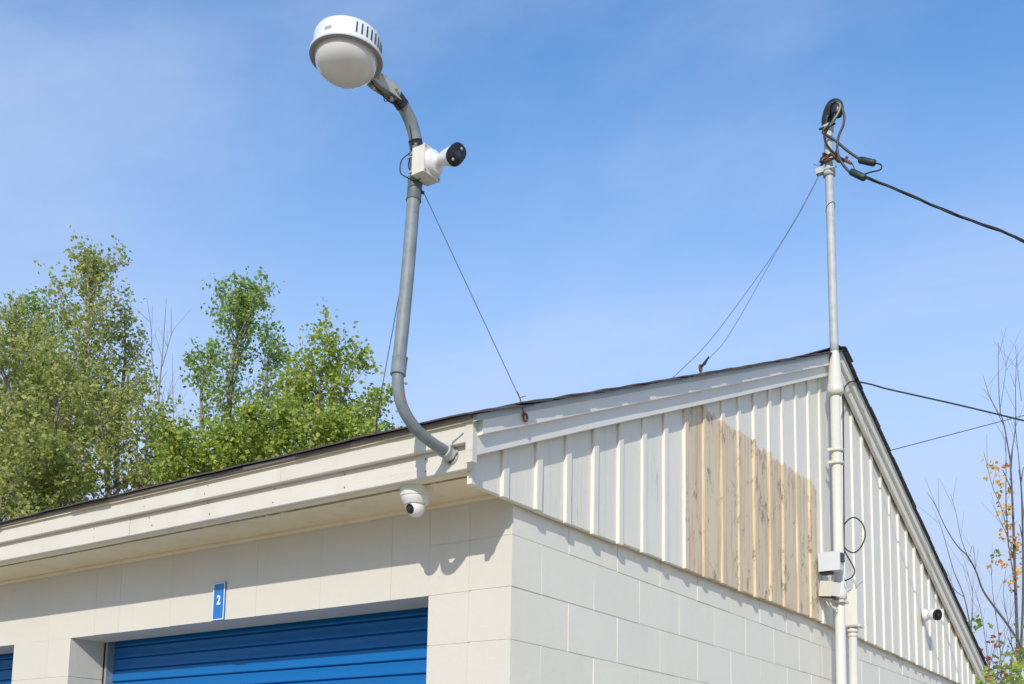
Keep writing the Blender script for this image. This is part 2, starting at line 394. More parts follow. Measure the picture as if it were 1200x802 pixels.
# ------------------------------------------------------------------ the building
B = 0.2032
WID = 7.315; RY = WID / 2; LEFT = -11.9
SL = 5 / 12
RIDGE = 2.034
def T(y): return RIDGE - SL * abs(y - RY)       # top of the shingles
bld = thing('storage_building', 'cream painted block storage building with blue roll-up doors, white board-and-batten gable and dark shingle roof', 'building', (LEFT / 2, RY, GZ))

# doors and piers along the front
DW = 12 * B; PIER = 2.62 * B
doors = []; x = -2 * B
for i in range(4):
    doors.append((x - DW, x)); x -= DW + PIER
LZ = -B                                    # bottom of the lintel
BELOW = -5 * B
GJ = 0.0030                                # half joint on the gable
FJ = 0.0005

def jitter(a): return random.uniform(-a, a)
def block(parent, x0, x1, y0, y1, z0, z1, mat, dx=0, dy=0, bevel=0.0035):
    bm = bx(x0, x1, y0, y1, z0, z1)
    for v in bm.verts:
        v.co.x += dx + (jitter(0.0007) if -0.01 < v.co.x < 0.01 and mat is M_gblock else 0); v.co.y += dy
        v.co.z += jitter(0.0007)
    o = part('block', bm, mat, parent, bevel=bevel, seg=2, smooth=True)
    if mat is M_gblock and y0 < 0.01:      # the front face of a corner block takes the darker front copy of the same paint
        o.data.materials.append(M_block)
        for f in o.data.polygons:
            if f.normal.y < -0.8: f.material_index = 1
    return o

# gable wall: mortar core + blocks
core = bmesh.new(); box(core, -B + 0.006, -0.0026, 0.0022, WID - 0.006, GZ, 0.2)
gw = part('gable_wall', core, M_gmortar, bld)
row = 0
z1 = B
low = bmesh.new()
while z1 > GZ + 0.02:
    z0 = max(z1 - B, GZ)
    # odd rows start with a half block, row 0 (top) with a full one
    ys = [0.0]
    y = B if row % 2 == 1 else 2 * B
    while y < WID - 0.01:
        ys.append(y); y += 2 * B
    ys.append(WID)
    for ya, yb in zip(ys, ys[1:]):
        a = ya + (GJ if ya > 0 else 0); b_ = yb - (GJ if yb < WID else 0)
        dx = random.uniform(-0.0012, 0.0006)
        if z1 > BELOW:
            block(gw, -B, 0, a, b_, z0 + 0.0022 + jitter(0.0006), z1 - 0.0022 + jitter(0.0006), M_gblock, dx)
        else:
            box(low, -B, 0, a, b_, z0 + GJ, z1 - GJ)
    z1 -= B; row += 1
o = part('lower_blocks', low, M_gblock, gw); o['kind'] = 'stuff'

# front wall
core = bmesh.new()
box(core, LEFT + B, -B, 0.0022, B - 0.004, LZ + 0.004, 0.2)
edges = [-B] + [e for d in doors for e in (d[1], d[0])] + [LEFT + B]
piers = [(-2 * B, -B)] + [(doors[i + 1][1], doors[i][0]) for i in range(3)] + [(LEFT + B, doors[3][0])]
for a, b_ in piers: box(core, a + 0.004, b_ - (0.004 if b_ < -B - 0.01 else 0), 0.0022, B - 0.004, GZ, LZ + 0.004)
fw = part('front_wall', core, M_mortar, bld)
low = bmesh.new()
# lintel course: tall units
x = -2 * B
k = 0
while x > LEFT + B:
    w = B if k % 3 == 0 else 2 * B
    x0 = max(x - w, LEFT)
    block(fw, x0 + FJ, x - FJ, 0, B, LZ, 0.2, M_block, 0, random.uniform(0, 0.0008), bevel=0.0009)
    x = x0; k += 1
# column beside the corner (stack bond behind the control joint)
for r in range(0, 12):
    z1 = B - r * B; z0 = max(z1 - B, GZ)
    if z1 < GZ + 0.02: break
    if z1 > BELOW: block(fw, -2 * B + (0 if r > 0 else FJ), -B - 0.0018, 0, B, z0 + 0.0012, z1 - 0.0012, M_block, 0, 0.0006, bevel=0.0016)
    else: box(low, -2 * B, -B - 0.0035, 0, B, z0 + 0.002, z1 - 0.002)
# piers
for a, b_ in piers[1:]:
    r = 1; z1 = LZ
    while z1 > GZ + 0.02:
        z0 = max(z1 - B, GZ)
        mid = a + (b_ - a) * (0.62 if r % 2 else 0.38)
        for c, d in ((a, mid), (mid, b_)):
            if b_ - a > 1.2: continue
            if z1 > BELOW: block(fw, c + (FJ if c > a else 0), d - (FJ if d < b_ else 0), 0, B, z0 + 0.0012, z1 - (0.0012 if r > 1 else 0.0), M_block, 0, 0.0006, bevel=0.0016)
            else: box(low, c + (FJ if c > a else 0), d - (FJ if d < b_ else 0), 0, B, z0 + 0.002, z1 - 0.002)
        z1 -= B; r += 1
o = part('lower_blocks', low, M_block, fw); o['kind'] = 'stuff'
# rear and far end walls, floor slab
bm = bmesh.new(); box(bm, LEFT, -B, WID - B, WID, GZ, 0.2); part('rear_wall', bm, M_gblock, bld)
bm = bmesh.new(); box(bm, LEFT, LEFT + B, B, WID - B, GZ, 0.2); part('end_wall', bm, M_gblock, bld)
bm = prism_x([(0.0, 0.2), (WID, 0.2), (RY, T(RY) - 0.05)], LEFT, LEFT + 0.03); part('end_gable', bm, M_siding, bld)

# roll-up doors
def slat_profile():
    # (y,z) of one rolled slat, front face towards -y
    return [(0.0, 0.0), (-0.0135, 0.0012), (-0.0150, 0.0035), (-0.0152, 0.008), (-0.0125, 0.020), (-0.0105, 0.034), (-0.0108, 0.046), (-0.0125, 0.053), (-0.0115, 0.0565), (0.0, 0.0590), (0.0, 0.0635)]
SH = 0.0635
prof = slat_profile()
DY = 0.262
for di, (a, b_) in enumerate(doors):
    dr = part('roll_up_door', bx(a + 0.03, b_ + 0.03, DY + 0.042, DY + 0.046, GZ, 0.05), M_seal, bld)
    bm = bx(a + 0.0125, a + 0.030, 0.206, DY + 0.02, GZ, LZ + 0.15); part('guide', bm, M_alu, dr, bevel=0.003)
    bm = bx(a + 0.001, a + 0.012, 0.206, DY + 0.02, GZ, LZ + 0.15); part('guide_seal', bm, M_seal, dr)
    bm = bx(b_ - 0.02, b_ - 0.001, DY + 0.018, DY + 0.04, GZ, LZ + 0.15); part('guide', bm, M_alu, dr, bevel=0.003)
    shared = None
    z = LZ + 0.17
    first = None
    while z > GZ + 0.05:
        if first is None:
            bm = bmesh.new(); nseg = 16
            xs = [a + 0.031 + (b_ - 0.012 - a - 0.031) * k / nseg for k in range(nseg + 1)]
            g = [[bm.verts.new((xx, DY + py + 0.0012 * sin(xx * 3.1 + 1.3 * di), pz)) for py, pz in prof] for xx in xs]
            for i in range(nseg):
                for j in range(len(prof) - 1): bm.faces.new((g[i][j], g[i + 1][j], g[i + 1][j + 1], g[i][j + 1]))
            o = part('slat', bm, M_door, dr, smooth='all'); first = o; base_inv = o.matrix_parent_inverse.copy()
            o.location.z = z
        else:
            o = first.copy(); COL.objects.link(o); o.parent = dr; o.matrix_parent_inverse = base_inv
            o.location.z = z; o.location.y = random.uniform(-0.0012, 0.0012)
        z -= SH

# -------- siding (board and batten) on the gable
def SB(y):   # bottom of the siding; sags a little as in the photograph
    return 0.114 + 0.028 * math.exp(-((y - 3.4) / 2.1) ** 2) - 0.02 * max(0, (y - 5.2) / 2.4)
def under(y): return T(y) - 0.115            # siding runs up behind the rake boards
bk = part('gable_siding', prism_x([(-0.309, 0.20), (-0.309, 0.24), (RY, under(RY)), (WID + 0.309, 0.24), (WID + 0.309, 0.20)], 0.002, 0.010), M_soffit, bld)
P0, PW, BW = -0.13, 0.2186, 0.044
bat = [P0 + PW * k for k in range(36) if P0 + PW * k < WID + 0.26]
cuts = [-0.309] + [b0 + BW / 2 for b0 in bat] + [WID + 0.309]
def strip(y0, y1, x0, x1, zoff0=0.0, name='board', topo=0.0, mat=None):
    ym = [y0, y1] if not (y0 < RY < y1) else [y0, RY, y1]
    poly = [(y0, SB(y0) - zoff0), (y1, SB(y1) - zoff0)] + [(y, under(y) + topo) for y in reversed(ym)]
    bm = prism_x(poly, x0, x1)
    # slight warp of the old timber
    ph = random.uniform(0, 6)
    return part(name, bm, mat or M_siding, bk, bevel=0.0018)
for y0, y1 in zip(cuts, cuts[1:]):
    if y1 - y0 < 0.01: continue
    dx = random.uniform(-0.002, 0.002)
    strip(y0 + 0.001, y1 - 0.001, 0.0105, 0.034 + dx, random.uniform(-0.003, 0.004))
for b0 in bat:
    y0 = b0 + random.uniform(-0.003, 0.003)
    w = BW + random.uniform(-0.003, 0.003)
    # battens: a bar with crowned face and slightly wavering edges
    zb = SB(y0) - random.uniform(0.002, 0.012); ztop = min(under(y0), under(y0 + w)) + 0.004
    n = max(2, int((ztop - zb) / 0.12)); bm = bmesh.new(); rings = []
    ph = random.uniform(0, 9); xo = 0.0452 + random.uniform(-0.002, 0.002)
    for i in range(n + 1):
        z = zb + (ztop - zb) * i / n
        s = 0.0016 * noise.noise(Vector((ph, z * 2.5, 0))); t_ = 0.0015 * noise.noise(Vector((ph + 5, z * 2.5, 3)))
        rings.append([bm.verts.new(c) for c in ((0.030, y0 + s, z), (xo - 0.004 + t_, y0 + s, z), (xo + t_, y0 + 0.005 + s, z), (xo + t_, y0 + w - 0.005 + s, z), (xo - 0.004 + t_, y0 + w + s, z), (0.030, y0 + w + s, z))])
    for a, b_ in zip(rings, rings[1:]):
        for k in range(6): bm.faces.new((a[k], b_[k], b_[(k + 1) % 6], a[(k + 1) % 6]))
    bm.faces.new(rings[0]); bm.faces.new(rings[-1][::-1]); bmesh.ops.recalc_face_normals(bm, faces=bm.faces)
    part('batten', bm, M_siding, bk)

# -------- rake boards, drip edge
YE = -0.338; YF = WID + 0.338
def rake(name, x0, x1, t0, t1, mat, side, ye=YE, yf=YF, bev=0.003, seed=0):
    if side == 0: ya, yb = ye, RY
    else: ya, yb = RY, yf
    n = 14; bm = bmesh.new(); rings = []
    for i in range(n + 1):
        y = ya + (yb - ya) * i / n; w = 0.003 * noise.noise(Vector((y * 0.8, seed, 0))); wx = 0.003 * noise.noise(Vector((y * 0.9, seed, 4)))
        zt, zb = T(y) - t0 + w, T(y) - t1 + w
        rings.append([bm.verts.new(c) for c in ((x0, y, zb), (x1 + wx - 0.002, y, zb), (x1 + wx, y, zb + 0.003), (x1 + wx, y, zt), (x0, y, zt))])
    for a, b_ in zip(rings, rings[1:]):
        for k in range(5): bm.faces.new((a[k], b_[k], b_[(k + 1) % 5], a[(k + 1) % 5]))
    bm.faces.new(rings[0]); bm.faces.new(rings[-1][::-1]); bmesh.ops.recalc_face_normals(bm, faces=bm.faces)
    return part(name, bm, mat, bld)
for s in (0, 1):
    rake('rake_board', 0.053, 0.079, 0.090, 0.165, M_rake, s, seed=1 + s)
    rake('rake_moulding', 0.053, 0.101, 0.036, 0.092, M_rake, s, seed=3 + s)
    rake('drip_edge', 0.085, 0.1075, 0.012, 0.0365, M_drip, s, ye=-0.378, yf=WID + 0.378, seed=5 + s)

# -------- eave: fascia, moulding, soffit, trim
def lboard(name, x0, x1, y0, y1, z0, z1, mat, bev=0.003, amp=0.003, seed=0):
    n = 40; bm = bmesh.new(); rings = []
    for i in range(n + 1):
        xx = x0 + (x1 - x0) * i / n; w = amp * noise.noise(Vector((xx * 0.7, seed, 0))); wy = amp * noise.noise(Vector((xx * 0.9, seed, 7)))
        rings.append([bm.verts.new(c) for c in ((xx, y0 + wy + bev, z0 + w), (xx, y0 + wy, z0 + w + bev), (xx, y0 + wy, z1 + w - bev), (xx, y0 + wy + bev, z1 + w), (xx, y1, z1 + w), (xx, y1, z0 + w))])
    for a, b_ in zip(rings, rings[1:]):
        for k in range(6): bm.faces.new((a[k], b_[k], b_[(k + 1) % 6], a[(k + 1) % 6]))
    bm.faces.new(rings[0]); bm.faces.new(rings[-1][::-1]); bmesh.ops.recalc_face_normals(bm, faces=bm.faces)
    return part(name, bm, mat, bld)
for x0, x1 in ((LEFT, -8.3), (-8.2985, -4.65), (-4.6485, -1.92), (-1.9185, 0.046)):
    lboard('fascia_board', x0, x1, -0.337 + random.uniform(-0.0015, 0.0015), -0.310, 0.163, 0.258, M_trim, seed=1)
for x0, x1 in ((LEFT, -7.1), (-7.0985, -3.72), (-3.7185, -0.90), (-0.8985, 0.046)):
    lboard('fascia_moulding', x0, x1, -0.362 + random.uniform(-0.0015, 0.0015), -0.3395, 0.251, 0.326, M_trim, seed=2)
nl = bmesh.new()
for k in range(30):
    for zz in (0.185, 0.235, 0.27, 0.31):
        xx = -0.15 - 0.405 * k + jitter(0.02)
        yf = -0.3372 if zz < 0.25 else -0.3622
        lathe([(0, 0), (0.0032, 0), (0.0028, 0.0012), (0, 0.0012)], 8, aim((xx, yf + 0.0004, zz + jitter(0.006)), (0, -1, 0)), nl)
o = part('nail_heads', nl, M_gutter, bld); o['kind'] = 'stuff'
lboard('eave_drip_edge', LEFT, 0.085, -0.386, -0.355, 0.3265, 0.345, M_gutter, seed=3, amp=0.004)
part('corner_trim', bx(0.0465, 0.078, -0.3655, -0.3385, 0.176, 0.3255), M_trim, bld, bevel=0.003)
lboard('soffit_board', LEFT, 0.010, -0.3095, -0.268, 0.163, 0.178, M_soffit, seed=4, amp=0.002)
lboard('soffit_board', LEFT, 0.010, -0.250, -0.024, 0.165, 0.178, M_soffit, seed=5, amp=0.002)
lboard('soffit_groove_shade', LEFT, 0.008, -0.2685, -0.2495, 0.1625, 0.172, M_groove_shade, seed=9, amp=0.004)  # added strip, coloured dark to shade the groove between the soffit boards
lboard('wall_moulding', LEFT, 0.002, -0.022, -0.0005, 0.150, 0.168, M_soffit, seed=6, amp=0.002)
part('rear_fascia_board', bx(LEFT, 0.03, WID + 0.31, WID + 0.337, 0.163, 0.33), M_trim, bld)
part('rear_soffit_board', bx(LEFT, 0.01, WID + 0.002, WID + 0.309, 0.16, 0.175), M_soffit, bld)

# -------- roof deck and shingles
for s in (0, 1):
    ya, yb = (-0.375, RY) if s == 0 else (RY, WID + 0.375)
    part('roof_deck', prism_x([(ya, T(ya) - 0.034), (yb, T(yb) - 0.034), (yb, T(yb) - 0.014), (ya, T(ya) - 0.014)], LEFT, 0.084), M_soffit, bld)
rf = part('shingle_roof', prism_x([(-0.376, T(-0.376) - 0.0135), (RY, RIDGE - 0.0135), (WID + 0.376, T(-0.376) - 0.0135), (WID + 0.376, T(-0.376) - 0.009), (RY, RIDGE - 0.009), (-0.376, T(-0.376) - 0.009)], LEFT - 0.02, 0.084), M_shingle, bld)
CT = math.cos(math.atan(SL)); EXP = 0.143 * CT
def shingle_bm(x0, x1, ylo, side, first=False, lift=0.0, ln=0.23, thick=0.006, bm=None, droop=0.0):
    """one shingle; lower edge at horizontal distance ylo from the ridge-side reference"""
    bm = bm or bmesh.new()
    n = 5; ln_h = ln * CT; top = []; bot = []
    for i in range(n + 1):
        xx = x0 + (x1 - x0) * i / n
        e = lift * (0.4 + 0.6 * noise.noise(Vector((xx * 7, ylo * 9, side * 3))))
        dr = -droop * max(0, (i - n + 2) / 2) ** 2
        a = ylo; b_ = ylo + ln_h
        ya, yb = (a, b_) if side == 0 else (WID - a, WID - b_)
        za = T(a) - 0.0035 + e + dr; zb = T(b_) - 0.0085 + dr
        jx = 0
        top.append((bm.verts.new((xx, ya, za + thick)), bm.verts.new((xx, yb, zb + thick))))
        bot.append((bm.verts.new((xx, ya, za)), bm.verts.new((xx, yb, zb))))
    for i in range(n):
        bm.faces.new((top[i][0], top[i + 1][0], top[i + 1][1], top[i][1]))
        bm.faces.new((bot[i][0], bot[i][1], bot[i + 1][1], bot[i + 1][0]))
        bm.faces.new((top[i][0], bot[i][0], bot[i + 1][0], top[i + 1][0]))
        bm.faces.new((top[i][1], top[i + 1][1], bot[i + 1][1], bot[i][1]))
    bm.faces.new((top[0][0], top[0][1], bot[0][1], bot[0][0])); bm.faces.new((top[n][0], bot[n][0], bot[n][1], top[n][1]))
    bmesh.ops.recalc_face_normals(bm, faces=bm.faces)
    return bm
rest = bmesh.new()
for side in (0, 1):
    y = -0.402; c = 0
    while y < RY - 0.12:
        xe = 0.1295 + random.uniform(-0.003, 0.003)
        w = 0.305 * (0.5 if c % 2 else 1.0)
        bmx = shingle_bm(xe - w, xe, y, side, lift=random.uniform(0.002, 0.010), droop=random.uniform(0.003, 0.012))
        part('shingle', bmx, M_shingle, rf)
        xx = xe - w - 0.004
        if c == 0 and side == 0:
            while xx > LEFT:
                part('shingle', shingle_bm(xx - 0.301, xx, y + random.uniform(-0.012, 0.008), side, lift=random.uniform(0.001, 0.013)), M_shingle, rf)
                xx -= 0.305
        else:
            while xx > LEFT:
                x2 = max(xx - 0.9, LEFT - 0.02)
                shingle_bm(x2, xx - 0.004, y, side, lift=0.002, bm=rest); xx -= 0.9
        y += EXP; c += 1
o = part('shingle_courses', rest, M_shingle, rf); o['kind'] = 'stuff'
# ridge caps, bent over the ridge
xx = 0.135; k = 0
while xx > LEFT:
    bm = bmesh.new(); L = 0.30; rows = []
    lift = 0.016 if k == 0 else 0.012
    for i in range(7):
        f = (i / 6 - 0.5) * 2; y = RY + 0.15 * f
        zc = T(y) + 0.006 - 0.007 * (1 - abs(f)) ** 2 + (0.012 * random.random() if abs(f) == 1 and k < 2 else 0)
        rows.append([bm.verts.new((xx, y, zc + lift)), bm.verts.new((xx - L, y, zc)), bm.verts.new((xx, y, zc + lift - 0.006)), bm.verts.new((xx - L, y, zc - 0.006))])
    for a, b_ in zip(rows, rows[1:]):
        for q in ((0, 1), (3, 2)): bm.faces.new((a[q[0]], b_[q[0]], b_[q[1]], a[q[1]]))
        bm.faces.new((a[0], a[2], b_[2], b_[0])); bm.faces.new((a[1], b_[1], b_[3], a[3]))
    bm.faces.new((rows[0][0], rows[0][1], rows[0][3], rows[0][2])); bm.faces.new((rows[-1][0], rows[-1][2], rows[-1][3], rows[-1][1]))
    bmesh.ops.recalc_face_normals(bm, faces=bm.faces)
    part('ridge_cap', bm, M_shingle, rf)
    xx -= 0.145; k += 1

# ------------------------------------------------------------------ number sign
sg = thing('number_sign', 'narrow upright blue sign with a white 2 on the wall above the roll-up door', 'sign', (-1.670, 0, -0.12))
part('sign_plate', bx(-1.7125, -1.6285, -0.006, -0.0005, -0.203, -0.0225), M_signblue, sg, bevel=0.0015)
fr = bmesh.new()
X0, X1, Z0, Z1, tk = -1.710, -1.631, -0.2005, -0.025, 0.004
for q in ((X0, X1, Z0, Z0 + tk), (X0, X1, Z1 - tk, Z1), (X0, X0 + tk, Z0 + tk, Z1 - tk), (X1 - tk, X1, Z0 + tk, Z1 - tk)):
    box(fr, q[0], q[1], -0.0078, -0.0055, q[2], q[3])
part('sign_border', fr, M_signwhite, sg)
fc = bpy.data.curves.new('digit', 'FONT'); fc.body = '2'; fc.size = 0.060; fc.extrude = 0.0008; fc.offset = 0.0018; fc.align_x = 'CENTER'; fc.align_y = 'CENTER'
fo = bpy.data.objects.new('digit', fc); COL.objects.link(fo)
bpy.context.view_layer.update()
me = bpy.data.meshes.new_from_object(fo.evaluated_get(bpy.context.evaluated_depsgraph_get())); bpy.data.objects.remove(fo)
me.transform(Matrix.Translation((-1.670, -0.0072, -0.109)) @ Matrix.Rotation(pi / 2, 4, 'X') @ Matrix.Diagonal((0.86, 1, 1, 1)))
me.materials.clear(); o = link('number', me, M_signwhite, sg); keep(o, sg)

# ------------------------------------------------------------------ yard lamp on its gooseneck pole
PX = -0.04
lamp = thing('yard_lamp', 'white dusk-to-dawn lamp on a curved grey pipe pole fixed to the eave fascia', 'lamp', (PX, -0.337, 0.225))
pp = [(-0.337, .224), (-.371, .232), (-.43, .238), (-.478, .247), (-.53, .262), (-.572, .285), (-.605, .313), (-.627, .348), (-.6395, .40), (-.640, .455)]
lo = smooth_path([(PX, y, z) for y, z in pp], 5)
pole = part('pole', tube(lo, 0.0205, 20), M_pole, lamp, smooth=True)
up_ = [(-.640, .455), (-.630, .551), (-.612, .75), (-.598, .94), (-.585, 1.155), (-.580, 1.25), (-.584, 1.302), (-.600, 1.347), (-.630, 1.386), (-.668, 1.413), (-.71, 1.425)]
P = smooth_path([(PX, y, z) for y, z in up_], 5)
part('upper_pole', tube(P, 0.0232, 20), M_pole, lamp, smooth=True)
def sleeve(a, b_, r, mat, name='pole_sleeve', parent=lamp, lip=0.0015):
    a, b_ = Vector(a), Vector(b_); d = (b_ - a)
    n = [a, a + d * 0.03, a + d * 0.06, a + d * 0.94, a + d * 0.97, b_]
    return part(name, tube(n, [r * .96, r + lip, r, r, r + lip, r * .96], 20), mat, parent, smooth=True)
sleeve((PX, -.6405, .425), (PX, -.6325, .492), 0.0265, M_pole)
sleeve((PX, -.588, 1.085), (PX, -.581, 1.165), 0.0262, M_sleeve)
sleeve((PX, -.5805, 1.292), (PX, -.589, 1.316), 0.0245, M_tape, 'tape_band')
sleeve((PX, -.664, 1.409), (PX, -.700, 1.424), 0.0245, M_tape, 'tape_band')
sleeve((PX, -.345, .2245), (PX, -.378, .233), 0.0265, M_galv, 'locknut')
part('wall_flange', lathe([(0, 0), (0.034, 0), (0.034, 0.005), (0.0, 0.005)], 24, aim((PX, -0.3365, .224), (0, -1, 0))), M_galv, lamp)
part('wall_strap', tube(smooth_path([(PX + 0.02, -.352, .246), (PX + 0.03, -.368, .262), (PX + 0.052, -.3655, .275), (PX + 0.075, -.3665, .288)], 4), 0.0022, 6), M_galv, lamp)
part('flange_screw', lathe([(0, 0), (0.006, 0), (0.005, 0.004), (0, 0.005)], 10, aim((PX + 0.028, -0.3415, .224), (0, -1, 0))), M_rust, lamp)
part('flange_screw', lathe([(0, 0), (0.006, 0), (0.005, 0.004), (0, 0.005)], 10, aim((PX, -0.3415, .196), (0, -1, 0))), M_rust, lamp)
# lamp head
LC = Vector((PX, -.948, 1.4145)); LM = aim(LC, (0.034, 0.041, 1.0), (0, 1, 0))
head = part('lamp_housing', lathe([(0.098, 0.004), (0.1095, 0.006), (0.1115, 0.02), (0.1125, 0.062), (0.108, 0.073), (0.097, 0.080), (0.05, 0.085), (0, 0.086)], 72, LM), M_lampwhite, lamp, smooth=True)
part('lamp_rim', lathe([(0.099, 0.010), (0.1205, 0.0085), (0.1225, 0.004), (0.1215, -0.003), (0.114, -0.006), (0.1005, -0.001), (0.099, 0.004)], 72, LM), M_lampwhite, lamp, smooth='all')
part('rim_underside', lathe([(0.1040, -0.0028), (0.114, -0.0072), (0.1212, -0.0042)], 72, LM), M_lampgrey, lamp, smooth='all')
part('globe', lathe([(0.1022, 0.004), (0.1022, -0.006), (0.1005, -0.021), (0.0955, -0.036), (0.085, -0.049), (0.068, -0.061), (0.044, -0.0705), (0.022, -0.0745), (0, -0.0755)], 72, LM), M_globe, lamp, smooth='all')
part('reflector', lathe([(0.098, 0.0035), (0.07, 0.02), (0.03, 0.028), (0, 0.03)], 48, LM), plain('reflector_beige', (0.72, 0.67, 0.58), 0.5), lamp, smooth='all')
bulb = part('bulb', lathe([(0, 0.03), (0.012, 0.025), (0.012, 0.008), (0.018, -0.002), (0.016, -0.018), (0.008, -0.026), (0, -0.028)], 24, LM), plain('bulb_glass', (0.45, 0.40, 0.33), 0.2), lamp, smooth='all')
# cooling slots in the housing wall (towards the building side)
vd = (CAM - LC); va = math.atan2(vd.y, vd.x)
for k in range(9):
    th = va + radians(14 + 9.6 * k)
    c = LM.inverted() @ LC
    R_ = 0.1124
    Mx = LM @ Matrix.Rotation(th - math.atan2(LM.col[0].y, LM.col[0].x), 4, 'Z')
    bm = box(bmesh.new(), R_ - 0.004, R_ + 0.0012, -0.0021, 0.0021, 0.022, 0.058); bm.transform(Mx)
    part('vent_slot', bm, M_tape, head)
for dth in (-38, -31):
    Mx = LM @ Matrix.Rotation(va + radians(dth) - math.atan2(LM.col[0].y, LM.col[0].x), 4, 'Z')
    bm = lathe([(0, 0.0012), (0.0035 if dth == -31 else 0.006, 0.001), (0.007, 0)], 14, Mx @ Matrix.Translation((0.1120, 0, 0.032)) @ Matrix.Rotation(pi / 2, 4, 'Y')); part('label_mark', bm, plain('faded_mark', (0.35, 0.33, 0.38)), head)
# bracket between pole and housing
bm = bmesh.new()
for sx in (-0.021, 0.018):
    prism_x([(-.842, 1.402), (-.838, 1.432), (-.80, 1.440), (-.735, 1.4475), (-.685, 1.434), (-.69, 1.406), (-.74, 1.405), (-.80, 1.398)], PX + sx, PX + sx + 0.003, bm)
prism_x([(-.838, 1.4325), (-.80, 1.4405), (-.735, 1.448), (-.70, 1.4395), (-.70, 1.4425), (-.735, 1.451), (-.80, 1.4435), (-.838, 1.4355)], PX - 0.021, PX + 0.021, bm)
part('bracket', bm, M_bracket, lamp)
part('bracket_neck', tube([(PX, -.70, 1.424), (PX, -.86, 1.422)], 0.0165, 16), M_lampgrey, lamp, smooth=True)
for yy, zz in ((-.725, 1.428), (-.815, 1.419)):
    part('bolt', tube([(PX - 0.03, yy, zz), (PX + 0.030, yy, zz)], 0.0035, 8), M_galv, lamp)
    part('nut', tube([(PX + 0.0213, yy, zz), (PX + 0.0275, yy, zz)], 0.007, 6), plain('brass_nut', (0.55, 0.45, 0.25), 0.4, 0.5), lamp)
    part('nut', tube([(PX + 0.004, yy + 0.0, zz - 0.022), (PX + 0.004, yy, zz - 0.038)], 0.0055, 6), M_galv, lamp)
part('lamp_wire', tube(smooth_path([(PX + .006, -.842, 1.405), (PX + .01, -.815, 1.388), (PX + .012, -.775, 1.377), (PX + .006, -.74, 1.378), (PX + .004, -.700, 1.388), (PX + 0.004, -.66, 1.385), (PX + 0.005, -.632, 1.36), (PX + .002, -.612, 1.31), (PX, -.613, 1.25), (PX + .004, -.625, 1.20), (PX + .01, -.617, 1.17)], 5), 0.0024, 8), M_rubber, lamp)
part('wire_tail', tube(smooth_path([(PX + .012, -.775, 1.377), (PX + .012, -.768, 1.362), (PX + .014, -.758, 1.366)], 4), 0.0016, 6), M_rubber, lamp)

# ------------------------------------------------------------------ bullet camera on its box on the lamp pole
cam1 = thing('security_camera', 'white bullet camera with black oval face on a cream box strapped to the lamp pole', 'security camera', (0.02, -0.58, 1.12), 'security cameras on the building')
bxb = part('mounting_box', bx(-0.012, 0.038, -0.634, -0.548, 1.152, 1.252), M_camcream, cam1, bevel=0.004, seg=2, smooth=True)
part('box_lid', bx(0.0385, 0.044, -0.636, -0.546, 1.150, 1.254), M_camcream, cam1, bevel=0.002)
for yy, zz in ((-.629, 1.158), (-.553, 1.158), (-.629, 1.246), (-.553, 1.246)):
    part('box_screw', lathe([(0, 0), (0.004, 0), (0.003, 0.002), (0, 0.0025)], 10, aim((0.0443, yy, zz), (1, 0, 0))), M_lampgrey, cam1)
for zz in (1.170, 1.238):
    part('strap', tube([(PX + 0.032 * cos(t), -.5815 + 0.034 * sin(t), zz) for t in [radians(a) for a in range(-120, 130, 15)]], 0.003, 6), M_galv, cam1)
    part('strap_bolt', tube([(-0.03, -.628, zz), (-0.006, -.628, zz)], 0.0055, 8), M_galv, cam1)
part('backing_bracket', bx(-0.020, -0.0125, -0.628, -0.552, 1.156, 1.248), M_galv, cam1, bevel=0.001)
part('camera_base', lathe([(0, 0), (0.045, 0), (0.045, 0.008), (0.040, 0.016), (0.026, 0.020), (0.020, 0.028), (0.020, 0.036), (0, 0.037)], 36, aim((0.0445, -0.588, 1.203), (1, 0, 0))), M_white, cam1, smooth=True)
for a in range(3):
    t_ = radians(50 + 120 * a)
    part('base_screw', lathe([(0, 0), (0.004, 0), (0, 0.0015)], 10, aim((0.0540, -0.588 + 0.033 * cos(t_), 1.203 + 0.033 * sin(t_)), (1, 0, 0))), M_tape, cam1)
bdir = Vector((0.93, -0.30, -0.30)).normalized()
b0 = Vector((0.080, -0.590, 1.203)); BM = aim(b0, bdir)
part('ball_joint', lathe([(0, -0.017), (0.012, -0.012), (0.017, 0), (0.012, 0.012), (0, 0.017)], 24, aim(b0, bdir)), M_white, cam1, smooth='all')
def oval_loft(rings, M, seg=40):
    bm = bmesh.new(); R = []
    for a, b_, z, e in rings:
        ring = []
        for k in range(seg):
            t = 2 * pi * k / seg; c, s = cos(t), sin(t)
            ring.append(bm.verts.new(M @ Vector((a * math.copysign(abs(c) ** e, c), b_ * math.copysign(abs(s) ** e, s), z))))
        R.append(ring)
    for p, q in zip(R, R[1:]):
        for k in range(seg): bm.faces.new((p[k], p[(k + 1) % seg], q[(k + 1) % seg], q[k]))
    bm.faces.new(R[0][::-1]); bm.faces.new(R[-1]); bmesh.ops.recalc_face_normals(bm, faces=bm.faces); return bm
RM = BM @ Matrix.Rotation(radians(-30), 4, 'Z')
part('camera_body', oval_loft([(0.012, 0.012, 0.006, 1), (0.021, 0.023, 0.014, 1), (0.025, 0.029, 0.035, .9), (0.029, 0.036, 0.075, .85), (0.031, 0.0395, 0.094, .8), (0.0315, 0.040, 0.097, .8)], RM), M_white, cam1, smooth=True)
part('camera_face', oval_loft([(0.032, 0.0405, 0.0972, .8), (0.0325, 0.0412, 0.104, .8), (0.030, 0.039, 0.110, .8), (0.026, 0.035, 0.1105, .8)], RM), M_black, cam1, smooth=True)
